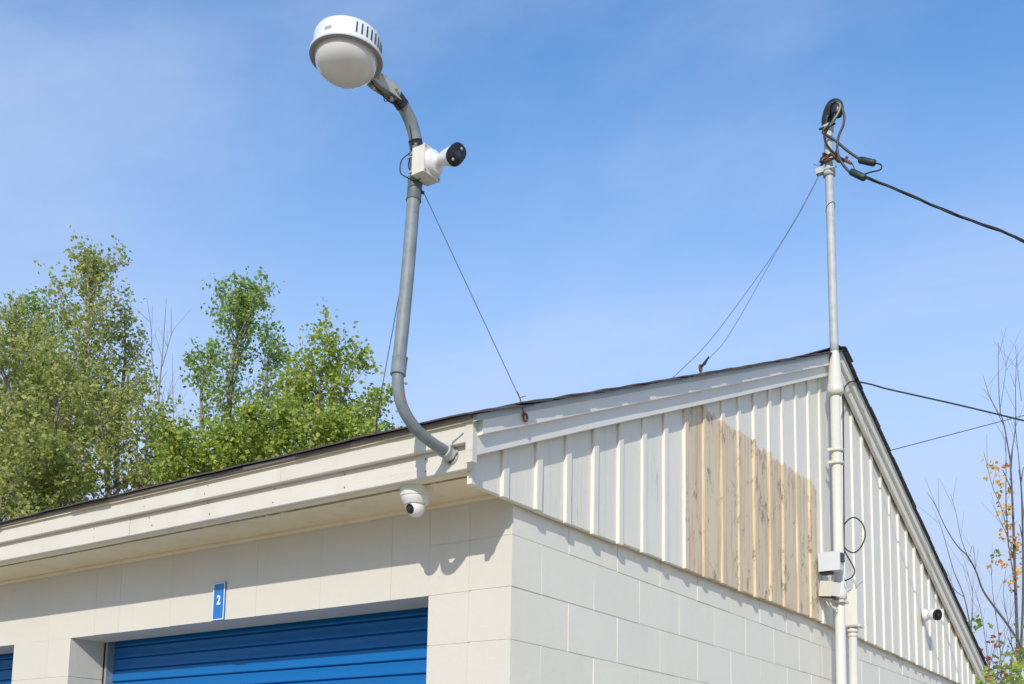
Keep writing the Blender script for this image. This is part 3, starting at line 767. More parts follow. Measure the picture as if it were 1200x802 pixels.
part('lens', lathe([(0, 0.1125), (0.010, 0.112), (0.0135, 0.1118), (0.0145, 0.1105)], 28, RM), M_lens, cam1, smooth=True)
part('lens_ring', lathe([(0.0145, 0.1106), (0.0155, 0.1128), (0.0172, 0.1128), (0.018, 0.1106)], 28, RM), M_tape, cam1, smooth=True)
for s in (-1, 1):
    part('led_window', lathe([(0, 0.1120), (0.004, 0.1117), (0.0055, 0.1106)], 16, RM @ Matrix.Translation((0.0, s * 0.0255, 0))), M_led, cam1, smooth=True)
part('camera_cable', tube(smooth_path([(-.02, -.63, 1.245), (-.045, -.652, 1.21), (-.047, -.655, 1.165), (-.035, -.642, 1.15), (-.015, -.612, 1.142), (0.0, -.60, 1.153)], 5), 0.0022, 6), M_rubber, cam1)

# ------------------------------------------------------------------ dome camera under the eave
DC = Vector((-0.284, -0.240, 0.166))
cam2 = thing('security_camera', 'white turret dome camera hanging under the eave soffit below the lamp pole', 'security camera', tuple(DC), 'security cameras on the building')
part('mount_ring', lathe([(0, 0.0), (0.0610, 0.0), (0.0620, -0.006), (0.0615, -0.036), (0.0600, -0.039), (0, -0.0392)], 48, Matrix.Translation(DC)), M_boxwhite, cam2, smooth=True)
part('turret_base', lathe([(0.0580, -0.0393), (0.0560, -0.048), (0.050, -0.058), (0.043, -0.068), (0.0, -0.069)], 48, Matrix.Translation(DC)), M_white, cam2, smooth=True)
E0 = DC + Vector((0.0, 0.0, -0.078)); ed = Vector((-0.08, -0.93, -0.36)).normalized()
part('camera_ball', lathe([(0.0375 * sin(t), 0.0375 * cos(t)) for t in [radians(a) for a in range(32, 181, 8)]] + [(0, -0.0375)], 40, aim(E0, ed)), M_white, cam2, smooth='all')
part('camera_face', lathe([(0, 0.0335), (0.012, 0.0335), (0.0198, 0.0318), (0.0205, 0.029)], 32, aim(E0, ed)), M_black, cam2, smooth=True)
part('lens', lathe([(0, 0.0365), (0.007, 0.0358), (0.009, 0.0338)], 24, aim(E0, ed)), M_lens, cam2, smooth=True)
for a in (30, 200):
    t_ = radians(a)
    part('ring_screw', lathe([(0, 0), (0.0035, 0), (0.0, 0.002)], 10, aim(DC + Vector((0.0595 * cos(t_ - pi / 2), 0.0595 * sin(t_ - pi / 2), -0.018)), (cos(t_ - pi / 2), sin(t_ - pi / 2), 0))), M_lampgrey, cam2)

# ------------------------------------------------------------------ small bullet camera on the gable
G3 = Vector((0.057, 5.735, 0.535))
cam3 = thing('security_camera', 'small white round camera with black face on the gable siding right of the conduits', 'security camera', tuple(G3), 'security cameras on the building')
part('camera_base', lathe([(0, 0), (0.048, 0), (0.050, 0.006), (0.047, 0.03), (0.038, 0.040), (0, 0.041)], 36, aim(G3, (1, 0, 0))), M_white, cam3, smooth=True)
gd = Vector((0.85, -0.42, -0.16)).normalized(); g0 = G3 + Vector((0.045, -0.005, 0))
part('camera_body', lathe([(0, 0), (0.030, 0.0), (0.040, 0.010), (0.044, 0.045), (0.045, 0.072), (0.043, 0.076)], 36, aim(g0, gd)), M_white, cam3, smooth=True)
part('camera_face', lathe([(0.045, 0.0725), (0.0465, 0.084), (0.043, 0.092), (0, 0.093)], 36, aim(g0, gd)), M_black, cam3, smooth=True)
part('lens', lathe([(0, 0.097), (0.010, 0.0955), (0.013, 0.093)], 20, aim(g0, gd)), M_lens, cam3, smooth=True)

def ray(u, v, y):          # point of the plane y=const seen at photo pixel (u,v)
    d = RIGHT * ((u - 600) / 1280.07) - UP * ((v - 769.19) / 1280.07) + FWD
    t = (y - CAM.y) / d.y; return CAM + d * t
# ------------------------------------------------------------------ guy wires
def wire(name, label, pts, r, mat, cat='wire', group='guy wires bracing the pole and mast', hardware=None, sag=0.0):
    a, b_ = Vector(pts[0]), Vector(pts[-1])
    w = thing(name, label, cat, tuple(b_), group)
    if len(pts) == 2: pts = [a.lerp(b_, t) - Vector((0, 0, sag * 4 * t * (1 - t))) for t in [i / 16 for i in range(17)]]
    part('wire', tube(pts, r, 6), mat, w); return w
top1 = Vector((-0.012, -0.565, 1.118))
w1 = wire('guy_wire', 'dark guy wire from the lamp pole to the rusty eye bolt on the gable trim', [top1, (0.106, -0.118, 0.480)], 0.0016, M_wire)
part('pole_eye', tube([top1 + Vector((-0.012, -0.012, 0.008)), top1], 0.006, 8), M_tape, w1)
part('turnbuckle', tube([(0.106, -0.118, 0.482), (0.108, -0.106, 0.452), (0.108, -0.094, 0.43)], [0.0022, 0.0034, 0.0022], 8), M_rust, w1)
for s in (-1, 1):
    part('wire_tail', tube(smooth_path([(0.106, -0.118, 0.482), (0.106 + 0.004, -0.118 + s * 0.018, 0.483 + 0.01), (0.106 + .006, -0.118 + s * 0.028, 0.497)], 4), 0.0016, 6), M_rust, w1)
ring = [(0.1075 + 0.001, -0.083 + 0.013 * sin(t), 0.417 + 0.0145 * cos(t)) for t in [2 * pi * i / 24 for i in range(25)]]
part('eye_bolt', tube(ring, 0.0042, 8), M_rust, w1)
part('eye_shank', tube([(0.095, -0.083, 0.417 + 0.0145), (0.108, -0.083, 0.417 + 0.0145)], 0.004, 8), M_rust, w1)
top2 = Vector((-0.048, -0.560, 1.118))
w2 = wire('guy_wire', 'thin guy wire from the lamp pole to the roof edge in front of the trees', [top2, (-0.60, -0.13, 0.545)], 0.0016, M_wire)
part('turnbuckle', tube([(-0.60, -0.13, 0.545), (-0.603, -0.127, 0.50), (-0.605, -0.125, 0.455)], [0.002, 0.004, 0.0035], 8), M_tape, w2)
part('eye_bolt', tube([(-0.606 + 0.012 * sin(t), -0.125, 0.47 + 0.012 * cos(t)) for t in [2 * pi * i / 16 for i in range(17)]], 0.004, 6), M_rust, w2)
mt = Vector((0.075, 3.39, 3.185))
w3 = wire('guy_wire', 'upper long guy wire from the conduit mast, ending far left on the roof edge', smooth_path([mt, ray(936, 250, 3.02), ray(909, 294, 2.68), ray(868, 352, 2.2), ray(828, 404, 1.8), (-0.085, 1.53, 1.160)], 5), 0.0018, M_wirelight)
w4 = wire('guy_wire', 'guy wire from the conduit mast to the small rusty turnbuckle on the roof edge', smooth_path([mt + Vector((0.004, 0, -0.004)), ray(936.5, 251, 3.02), ray(910, 295, 2.72), ray(880, 349, 2.3), ray(850, 399, 1.95), (0.022, 1.72, 1.30)], 5), 0.0016, M_wirelight)
part('turnbuckle', tube([(0.024, 1.725, 1.315), (0.016, 1.69, 1.268), (0.01, 1.66, 1.240)], [0.004, 0.0085, 0.006], 8), M_tape, w4)
part('eye_bolt', tube([(0.01, 1.655 + 0.013 * sin(t), 1.232 + 0.016 * cos(t)) for t in [2 * pi * i / 16 for i in range(17)]], 0.0055, 6), M_rust, w4)
part('eye_shank', tube([(0.01, 1.655, 1.222), (0.01, 1.655, 1.185)], 0.006, 8), M_rust, w4)

# ------------------------------------------------------------------ electrical mast
MX, MY = 0.131, 3.425
mast = thing('conduit_mast', 'tall galvanised service mast rising past the roof peak, painted cream below', 'mast', (MX, MY, GZ))
part('upper_pipe', tube([(MX - 0.0074 * t, MY, 1.90 + 1.0 * t) for t in [i * 0.1 for i in range(17)]], 0.0278, 24), M_galv, mast, smooth=True)
part('pipe_mark', tube([(MX - 0.006 + 0.0302 * cos(t), MY + 0.0302 * sin(t), 2.93 + 0.03 * cos(t + 0.6)) for t in [2 * pi * i / 20 for i in range(21)]], 0.0018, 6), M_greycable, mast)
part('taper_sleeve', tube([(MX, MY, 1.935), (MX, MY, 1.91), (MX, MY, 1.71), (MX, MY, 1.705), (MX, MY, 1.66), (MX, MY, 1.655), (MX, MY, 1.63)], [0.026, 0.031, 0.046, 0.0515, 0.0535, 0.0535, 0.044], 28), M_conduit, mast, smooth=True)
pz = [(MX, MY, 1.635), (MX, MY, -1.2), (MX, MY, GZ)]
part('lower_pipe', tube(pz, 0.0318, 28), M_conduit, mast, smooth=True)
for zz in (1.262, 1.178):
    part('pipe_band', tube([(MX, MY, zz - 0.012), (MX, MY, zz - 0.010), (MX, MY, zz + 0.010), (MX, MY, zz + 0.012)], [0.037, 0.043, 0.043, 0.037], 28), M_conduit, mast, smooth=True)
    part('band_ear', bx(0.088, 0.128, MY - 0.048, MY - 0.036, zz - 0.009, zz + 0.009), M_conduit, mast, bevel=0.002)
part('pipe_collar', tube([(MX, MY, 0.285), (MX, MY, 0.29), (MX, MY, 0.345), (MX, MY, 0.35)], [0.040, 0.046, 0.046, 0.038], 28), M_conduit, mast, smooth=True)
part('pipe_band', bx(0.058, 0.172, MY - 0.052, MY + 0.052, 0.26, 0.275), M_conduit, mast, bevel=0.003)
# head
part('weatherhead', tube(smooth_path([(MX - .012, MY, 3.50), (MX - .014, MY, 3.55), (MX + .0, MY, 3.60), (MX + .03, MY - 0.02, 3.632), (MX + .062, MY - .05, 3.61), (MX + 0.078, MY - 0.07, 3.56), (MX + 0.072, MY - 0.075, 3.525)], 4),
     [0.034 + 0.012 * sin(pi * i / 24) for i in range(25)], 18), M_tape, mast, smooth=True)
part('head_collar', tube([(MX - .013, MY, 3.475), (MX - .013, MY, 3.48), (MX - .013, MY, 3.515), (MX - .013, MY, 3.52)], [0.034, 0.040, 0.040, 0.034], 20), M_galv, mast, smooth=True)
part('head_screw', tube([(MX - .06, MY - 0.03, 3.497), (MX + 0.05, MY - 0.035, 3.497)], 0.008, 8), M_tape, mast)
# clamp assembly
part('clamp', tube([(MX - .01, MY, 3.155), (MX - .01, MY, 3.16), (MX - .01, MY, 3.20), (MX - .01, MY, 3.205)], [0.032, 0.041, 0.041, 0.032], 20), M_galv, mast, smooth=True)
part('clamp_lug', bx(0.045, 0.098, MY - 0.05, MY - 0.01, 3.175, 3.215), M_galv, mast, bevel=0.008, seg=2, smooth=True)
part('clamp_bolt', tube([(0.035, MY - 0.03, 3.205), (0.185, MY - 0.045, 3.185)], 0.0075, 8), M_galv, mast)
part('cable_clevis', tube(smooth_path([(MX - .05, MY - 0.03, 3.285), (MX - .02, MY - .05, 3.262), (MX + .03, MY - .055, 3.275), (MX + .055, MY - .06, 3.235), (MX + .075, MY - .06, 3.205), (MX + .115, MY - .065, 3.195), (MX + .135, MY - .065, 3.215)], 4), 0.0105, 8), M_rust, mast)
part('cable_clevis', tube(smooth_path([(MX - .055, MY - 0.03, 3.235), (MX - .01, MY - .045, 3.250), (MX + .045, MY - .05, 3.245), (MX + 0.06, MY - 0.05, 3.29)], 4), 0.009, 8), M_rust, mast)
part('insulator_spool', lathe([(0, -0.03), (0.022, -0.028), (0.014, -0.01), (0.014, 0.01), (0.022, 0.028), (0, 0.03)], 16, aim((MX - 0.03, MY - 0.045, 3.27), (0.5, 0, 1))), M_tape, mast, smooth=True)
part('wire_tail', tube(smooth_path([(MX - .045, MY - 0.04, 3.225), (0.06, MY - 0.06, 3.228), (0.035, MY - 0.06, 3.245)], 4), 0.0022, 6), M_wire, mast)

# ------------------------------------------------------------------ overhead cables
def cab(name, parent, pts, r, mat, n=6, seg=8): return part(name, tube(smooth_path(pts, n), r, seg), mat, parent, smooth=True)
drop = thing('service_cable', 'thick twisted black power cable leaving the mast head towards the right edge', 'cable', (0.37, 3.33, 3.02))
def off(pts, y): return [(x, y, z) for x, y_, z in pts] if False else pts
c1 = [(.147, 3.36, 3.554), (.172, 3.33, 3.60), (.224, 3.32, 3.599), (.248, 3.32, 3.549), (.267, 3.31, 3.469), (.258, 3.31, 3.409), (.231, 3.31, 3.355), (.217, 3.31, 3.288), (.22, 3.31, 3.224), (.244, 3.32, 3.153), (.288, 3.33, 3.084), (.31, 3.33, 3.07)]
cab('loop_cable', drop, c1, 0.0085, M_greycable)
c2 = [(.19, 3.36, 3.60), (.215, 3.335, 3.575), (.222, 3.33, 3.534), (.197, 3.33, 3.487), (.145, 3.34, 3.461), (.112, 3.345, 3.437), (.135, 3.34, 3.405), (.194, 3.34, 3.343), (.277, 3.35, 3.242), (.36, 3.35, 3.152)]
cab('loop_cable', drop, c2, 0.0088, M_greycable)
c3 = [(.16, 3.36, 3.60), (.187, 3.335, 3.58), (.196, 3.33, 3.51), (.165, 3.33, 3.455), (.125, 3.335, 3.40), (.149, 3.33, 3.312), (.207, 3.33, 3.228), (.27, 3.33, 3.165)]
cab('loop_cable', drop, c3, 0.0075, M_rubber)
part('cable_lug', tube([(.262, 3.33, 3.172), (.30, 3.33, 3.14)], 0.009, 8), M_rust, drop)
c3b = [(.155, 3.35, 3.585), (.20, 3.325, 3.608), (.238, 3.318, 3.572), (.232, 3.31, 3.52), (.20, 3.31, 3.475), (.165, 3.33, 3.45)]
cab('loop_cable', drop, c3b, 0.007, plain('pale_cable', (0.30, 0.29, 0.24), 0.6))
def splice(a, b_):
    a, b_ = Vector(a), Vector(b_); d = b_ - a
    part('splice', tube([a, a + d * .03, a + d * .1, a + d * .9, a + d * .97, b_], [.011, .019, .0225, .0225, .019, .011], 16), M_splice, drop, smooth=True)
splice((.343, 3.35, 3.162), (.448, 3.35, 3.101)); splice((.292, 3.33, 3.088), (.388, 3.33, 3.006))
cab('loop_cable', drop, [(.444, 3.35, 3.103), (.478, 3.345, 3.082), (.490, 3.34, 3.058), (.476, 3.34, 3.040), (.417, 3.335, 3.042), (.365, 3.33, 3.035)], 0.0048, M_rubber)
cab('wire_tail', drop, [(.285, 3.33, 3.165), (.305, 3.33, 3.135), (.318, 3.33, 3.10), (.316, 3.33, 3.08)], 0.0032, M_rubber)
main = [ray(u, v, y) for u, v, y in ((1010, 206, 3.33), (1053, 223, 3.38), (1093, 241, 3.43), (1133, 256.5, 3.5), (1173, 271, 3.58), (1200, 283, 3.65), (1240, 299, 3.75), (1300, 322, 3.9))]
main += [Vector((3.2, 5.0, 1.95)), Vector((5.5, 6.9, 1.85)), Vector((9, 9.8, 2.0)), Vector((14, 13.5, 2.6)), Vector((22, 19.6, 4.1)), Vector((34, 28.6, 7.0))]
mp_ = smooth_path(main, 12)
for k in range(3):
    pts = []
    for i, p in enumerate(mp_):
        a = i * 0.22 + k * 2 * pi / 3
        pts.append(p + Vector((0, cos(a), sin(a))) * (0.0068 if k else 0.0055))
    part('strand', tube(pts, 0.0052 if k else 0.0036, 8), M_rubber, drop, smooth=True)

tel = thing('phone_cable', 'single black cable from the right roof slope at the mast to the right photo edge', 'cable', (0.12, 3.96, 1.9))
a = [ray(u, v, y) for u, v, y in ((1003, 447, 3.93), (1020, 450.5, 3.95), (1040, 456, 3.98), (1080, 465, 4.05), (1120, 474, 4.12), (1160, 483.5, 4.2), (1199, 493, 4.3), (1260, 508, 4.5))] + [Vector((3.0, 6.0, 1.05)), Vector((8, 10.2, 0.9)), Vector((20, 19, 2.9)), Vector((34, 29.2, 6.0))]
cab('span', tel, a, 0.0058, M_rubber)
cab('drip_loop', tel, [a[0], ray(996, 448, 3.80), ray(990, 454, 3.62), ray(987.5, 463, 3.5), ray(988, 476, 3.49), ray(988.3, 520, 3.49), ray(989, 600, 3.5), ray(989, 650, 3.5)], 0.0045, M_rubber)
cc = [ray(u, v, 3.6) for u, v in ((989, 600), (987, 640), (986, 627), (990, 614), (1000, 606.5), (1010, 613), (1014, 627), (1009, 641), (1000, 648), (990, 642), (986.5, 630))][2:]
coil = thing('cable_coil', 'thin black cable looped in one open ring against the siding right of the mast', 'cable', tuple(cc[0]))
cab('ring', coil, cc, 0.0045, M_rubber)
cab('tail', coil, [ray(986.5, 630, 3.6), ray(987, 641, 3.6), ray(993, 652, 3.6), ray(1001, 667, 3.6), ray(999, 676, 3.6), ray(990, 681, 3.6)], 0.0045, M_rubber)
fa = Vector((-0.8, 4.8, T(4.8) + 0.004)); fb = ray(1200, 487, 9)
far = thing('distant_cable', 'thin faint wire crossing the sky behind the right roof slope', 'cable', tuple(fa))
cab('span', far, [fa, fa.lerp(fb, 0.5), fb, fb + (fb - fa) * 0.5, fb + (fb - fa) * 2, fb + (fb - fa) * 6], 0.0042, M_wire)
gr = thing('ground_wire', 'thin green wire running down between the two conduits', 'wire', tuple(ray(989, 660, 3.52)))
cab('wire', gr, [ray(988.5, 655, 3.50), ray(988.5, 700, 3.50), ray(990, 745, 3.50), ray(990, 770, 3.5), ray(990, 850, 3.5)], 0.004, M_green)

# ------------------------------------------------------------------ junction boxes and second conduit
jb = thing('junction_box', 'light grey square junction box on the gable, in front of the cream mast pipe', 'electrical box', (0.12, 3.29, 0.44))
part('box_body', bx(0.0585, 0.188, 3.255, 3.345, 0.447, 0.552), M_boxgrey, jb, bevel=0.003, smooth=True)
part('box_cover', bx(0.0585, 0.196, 3.2475, 3.2545, 0.440, 0.560), M_boxgrey, jb, bevel=0.002)
part('dark_side_piece', bx(0.1885, 0.2, 3.27, 3.33, 0.50, 0.552), M_greycable, jb, bevel=0.002)  # dark piece on the upper right side of the box
part('box_foot', bx(0.058, 0.13, 3.27, 3.33, 0.428, 0.4465), M_greycable, jb, bevel=0.002)
j2 = thing('junction_box', 'smaller slanted cream electrical box just below the grey junction box', 'electrical box', (0.11, 3.29, 0.27))
T2 = Matrix.Translation((0.112, 3.30, 0.33)) @ Matrix.Rotation(radians(-24), 4, 'Z') @ Matrix.Rotation(radians(9), 4, 'Y')
bm = bx(-0.045, 0.045, -0.035, 0.045, -0.04, 0.045); bm.transform(T2); part('box_body', bm, M_boxwhite, j2, bevel=0.003, smooth=True)
bm = bx(-0.05, 0.05, -0.041, -0.0355, -0.046, 0.05); bm.transform(T2); part('box_cover', bm, M_boxwhite, j2, bevel=0.0015)
bm = bx(-0.052, 0.02, -0.03, 0.04, -0.053, -0.0405); bm.transform(T2); part('box_foot', bm, M_greycable, j2, bevel=0.0015)
for k, dx in enumerate((0.0, 0.018)):
    cab('small_conduit', j2, [(0.09 + dx, 3.30, 0.29), (0.092 + dx, 3.30, 0.25), (0.105 + dx, 3.33, 0.225 - 0.01 * k), (0.125 + dx * .5, 3.37, 0.225 - 0.012 * k)], 0.0055, M_conduit)
j3 = thing('meter_box', 'tall cream electrical box on the gable on top of the second shorter conduit', 'electrical box', (0.11, 3.73, 0.16))
part('box_body', bx(0.0585, 0.150, 3.702, 3.80, 0.165, 0.392), M_boxwhite, j3, bevel=0.004, smooth=True)
part('box_cover', bx(0.064, 0.157, 3.694, 3.7015, 0.160, 0.398), M_boxwhite, j3, bevel=0.002)
part('box_flange', bx(0.0585, 0.168, 3.70, 3.81, 0.152, 0.1645), M_boxwhite, j3, bevel=0.002)
part('whisker', tube(smooth_path([(0.12, 3.74, 0.39), (0.15, 3.74, 0.425), (0.185, 3.73, 0.45)], 4), 0.0015, 5), M_greycable, j3)
p2 = thing('conduit_pipe', 'short cream conduit pipe coming down from the tall box, right of the mast pipe', 'conduit', (0.108, 3.74, GZ))
part('pipe', tube([(0.108, 3.74, 0.15), (0.108, 3.74, GZ)], 0.0285, 24), M_conduit, p2, smooth=True)
for zz, rr in ((0.128, 0.037), (0.098, 0.0335)):
    part('collar', tube([(0.108, 3.74, zz - 0.012), (0.108, 3.74, zz - 0.009), (0.108, 3.74, zz + 0.009), (0.108, 3.74, zz + 0.012)], [0.029, rr, rr, 0.029], 24), M_conduit, p2, smooth=True)
part('pipe_band', bx(0.002, 0.145, 3.70, 3.78, -0.33, -0.31), M_conduit, p2, bevel=0.003)

# ------------------------------------------------------------------ trees
def at(u, v, d):
    return CAM + (RIGHT * ((u - 600) / 1280.07) - UP * ((v - 769.19) / 1280.07) + FWD) * d
class Tree:
    def __init__(s): s.seg = {0: [], 1: [], 2: []}; s.lv = []; s.lf = []
    def leaf(s, p, size, rnd):
        d = Vector((rnd.gauss(0, 1), rnd.gauss(0, 1), rnd.gauss(-0.35, 0.8))).normalized()
        a = d.orthogonal().normalized(); q = rnd.uniform(0, 6.28); b = d.cross(a); w = a * cos(q) + b * sin(q)
        L = size * rnd.uniform(0.7, 1.25); Wd = L * rnd.uniform(0.32, 0.46)
        n = d.cross(w) * L * 0.10
        i = len(s.lv)
        s.lv += [tuple(p), tuple(p + d * L * .45 + w * Wd + n), tuple(p + d * L), tuple(p + d * L * .45 - w * Wd + n)]
        s.lf.append((i, i + 1, i + 2, i + 3))
    def branch(s, p, d, L, r, lev, rnd, cfg, dens=1.0):
        n = 6 if lev < 2 else 4; pts = [p.copy()]; dd = d.normalized()
        for i in range(n):
            dd = (dd + Vector((rnd.gauss(0, .11), rnd.gauss(0, .11), rnd.gauss(0.05 if lev < 2 else 0.0, .09)))).normalized()
            p = p + dd * (L / n); pts.append(p.copy())
        s.seg[min(lev, 2)].append((pts, r))
        def pos(t):
            f = t * n; i = min(int(f), n - 1); return pts[i].lerp(pts[i + 1], f - i), (pts[i + 1] - pts[i]).normalized()
        if lev < 2:
            k = max(2, int(L * cfg['twigs']))
            for j in range(k):
                t = rnd.uniform(0.15, 1.0); q, td = pos(t)
                sd = Vector((rnd.gauss(0, 1), rnd.gauss(0, 1), rnd.gauss(0.1, .7))).normalized()
                nd = (td * 0.75 + sd * 0.75).normalized()
                s.branch(q, nd, L * rnd.uniform(0.22, 0.42) * (1.15 - 0.5 * t) if lev == 0 else rnd.uniform(0.12, 0.35), r * 0.4, lev + 1 if lev else 1, rnd, cfg, dens)
        if lev >= 1 or True:
            clump = rnd.uniform(0.8, 1.2)
            m_ = int(L * cfg['leaf_n'] * dens * ((0.3 if lev == 0 else 1) * (rnd.choice((0.15, 0.9, 1.3, 1.9)) if lev else 1)))
            for j in range(m_):
                q, td = pos(rnd.random() ** 0.7)
                s.leaf(q + Vector((rnd.gauss(0, 1), rnd.gauss(0, 1), rnd.gauss(-.3, 1))) * cfg['spread'], cfg['leaf'] * clump, rnd)
def build_tree(name, label, stems, leafmat, barkmat, cfg, seed, group=None, cat='tree'):
    """stems: list of (base point, [waypoints], base radius, list of (height fraction, branch length, density))"""
    rnd = random.Random(seed); base = stems[0][0]
    root = thing(name, label, cat, tuple(base), group)
    T_ = Tree(); trunk_pts = []
    for st in stems:
        path = smooth_path(st[1], 6); n = len(path) - 1; r0 = st[2]
        trunk_pts.append((path, r0))
        env = st[3]; nb = st[4]
        for j in range(nb):
            t = env[0][0] + (1 - env[0][0]) * (j + rnd.random()) / nb
            # interpolate the envelope
            L = env[-1][1]; D = env[-1][2]
            for e0, e1 in zip(env, env[1:]):
                if e0[0] <= t <= e1[0]:
                    f = (t - e0[0]) / (e1[0] - e0[0]); L = e0[1] + (e1[1] - e0[1]) * f; D = e0[2] + (e1[2] - e0[2]) * f
            f = t * n; i = min(int(f), n - 1); p = path[i].lerp(path[i + 1], f - i); td = (path[i + 1] - path[i]).normalized()
            az = rnd.uniform(0, 2 * pi); up = cfg['up'] + rnd.uniform(-.15, .2) + 0.3 * t
            d = Vector((cos(az), sin(az), up)).normalized()
            T_.branch(p, d, L * rnd.uniform(0.55, 1.15), r0 * (1 - 0.8 * t) * 0.35, 0, rnd, cfg, D)
    bm = bmesh.new()
    for path, r0 in trunk_pts:
        n = len(path); tube(path, [r0 * (1 - 0.93 * i / (n - 1)) + 0.003 for i in range(n)], 9, bm)
    part('trunk', bm, barkmat, root, smooth='all')
    bm = bmesh.new()
    for lev, sg_ in ((0, 5), (1, 4)):
        for pts, r in T_.seg[lev]: tube(pts, [max(r * (1 - 0.8 * i / (len(pts) - 1)), 0.0028) for i in range(len(pts))], sg_, bm, cap=False)
    if T_.seg[0]:
        o = part('branches', bm, barkmat, root); o['kind'] = 'stuff'
    else: bm.free()
    if T_.lf:
        me = bpy.data.meshes.new('crown'); me.from_pydata(T_.lv, [], T_.lf); me.materials.append(leafmat)
        o = bpy.data.objects.new('crown', me); COL.objects.link(o); o.parent = root; keep(o, root); o['kind'] = 'stuff'
    return root
cfg_pop = dict(twigs=7.5, leaf_n=31, leaf=0.062, spread=0.042, up=1.5)
cfg_dense = dict(twigs=7.0, leaf_n=29, leaf=0.066, spread=0.05, up=0.8)
cfg_mid = dict(twigs=7.0, leaf_n=32, leaf=0.066, spread=0.045, up=1.4)
def base_at(u, d):
    p = at(u, 769, d); p.z = GZ; return p
def stem(u0, d, way, r, env, nb):
    b = base_at(u0, d); return (b, [b] + [at(u, v + (32 if k == len(way) - 1 else 16 if k == len(way) - 2 else 6), d + dd) for k, (u, v, dd) in enumerate(way)], r, env, nb)
TG = 'trees behind the storage building'
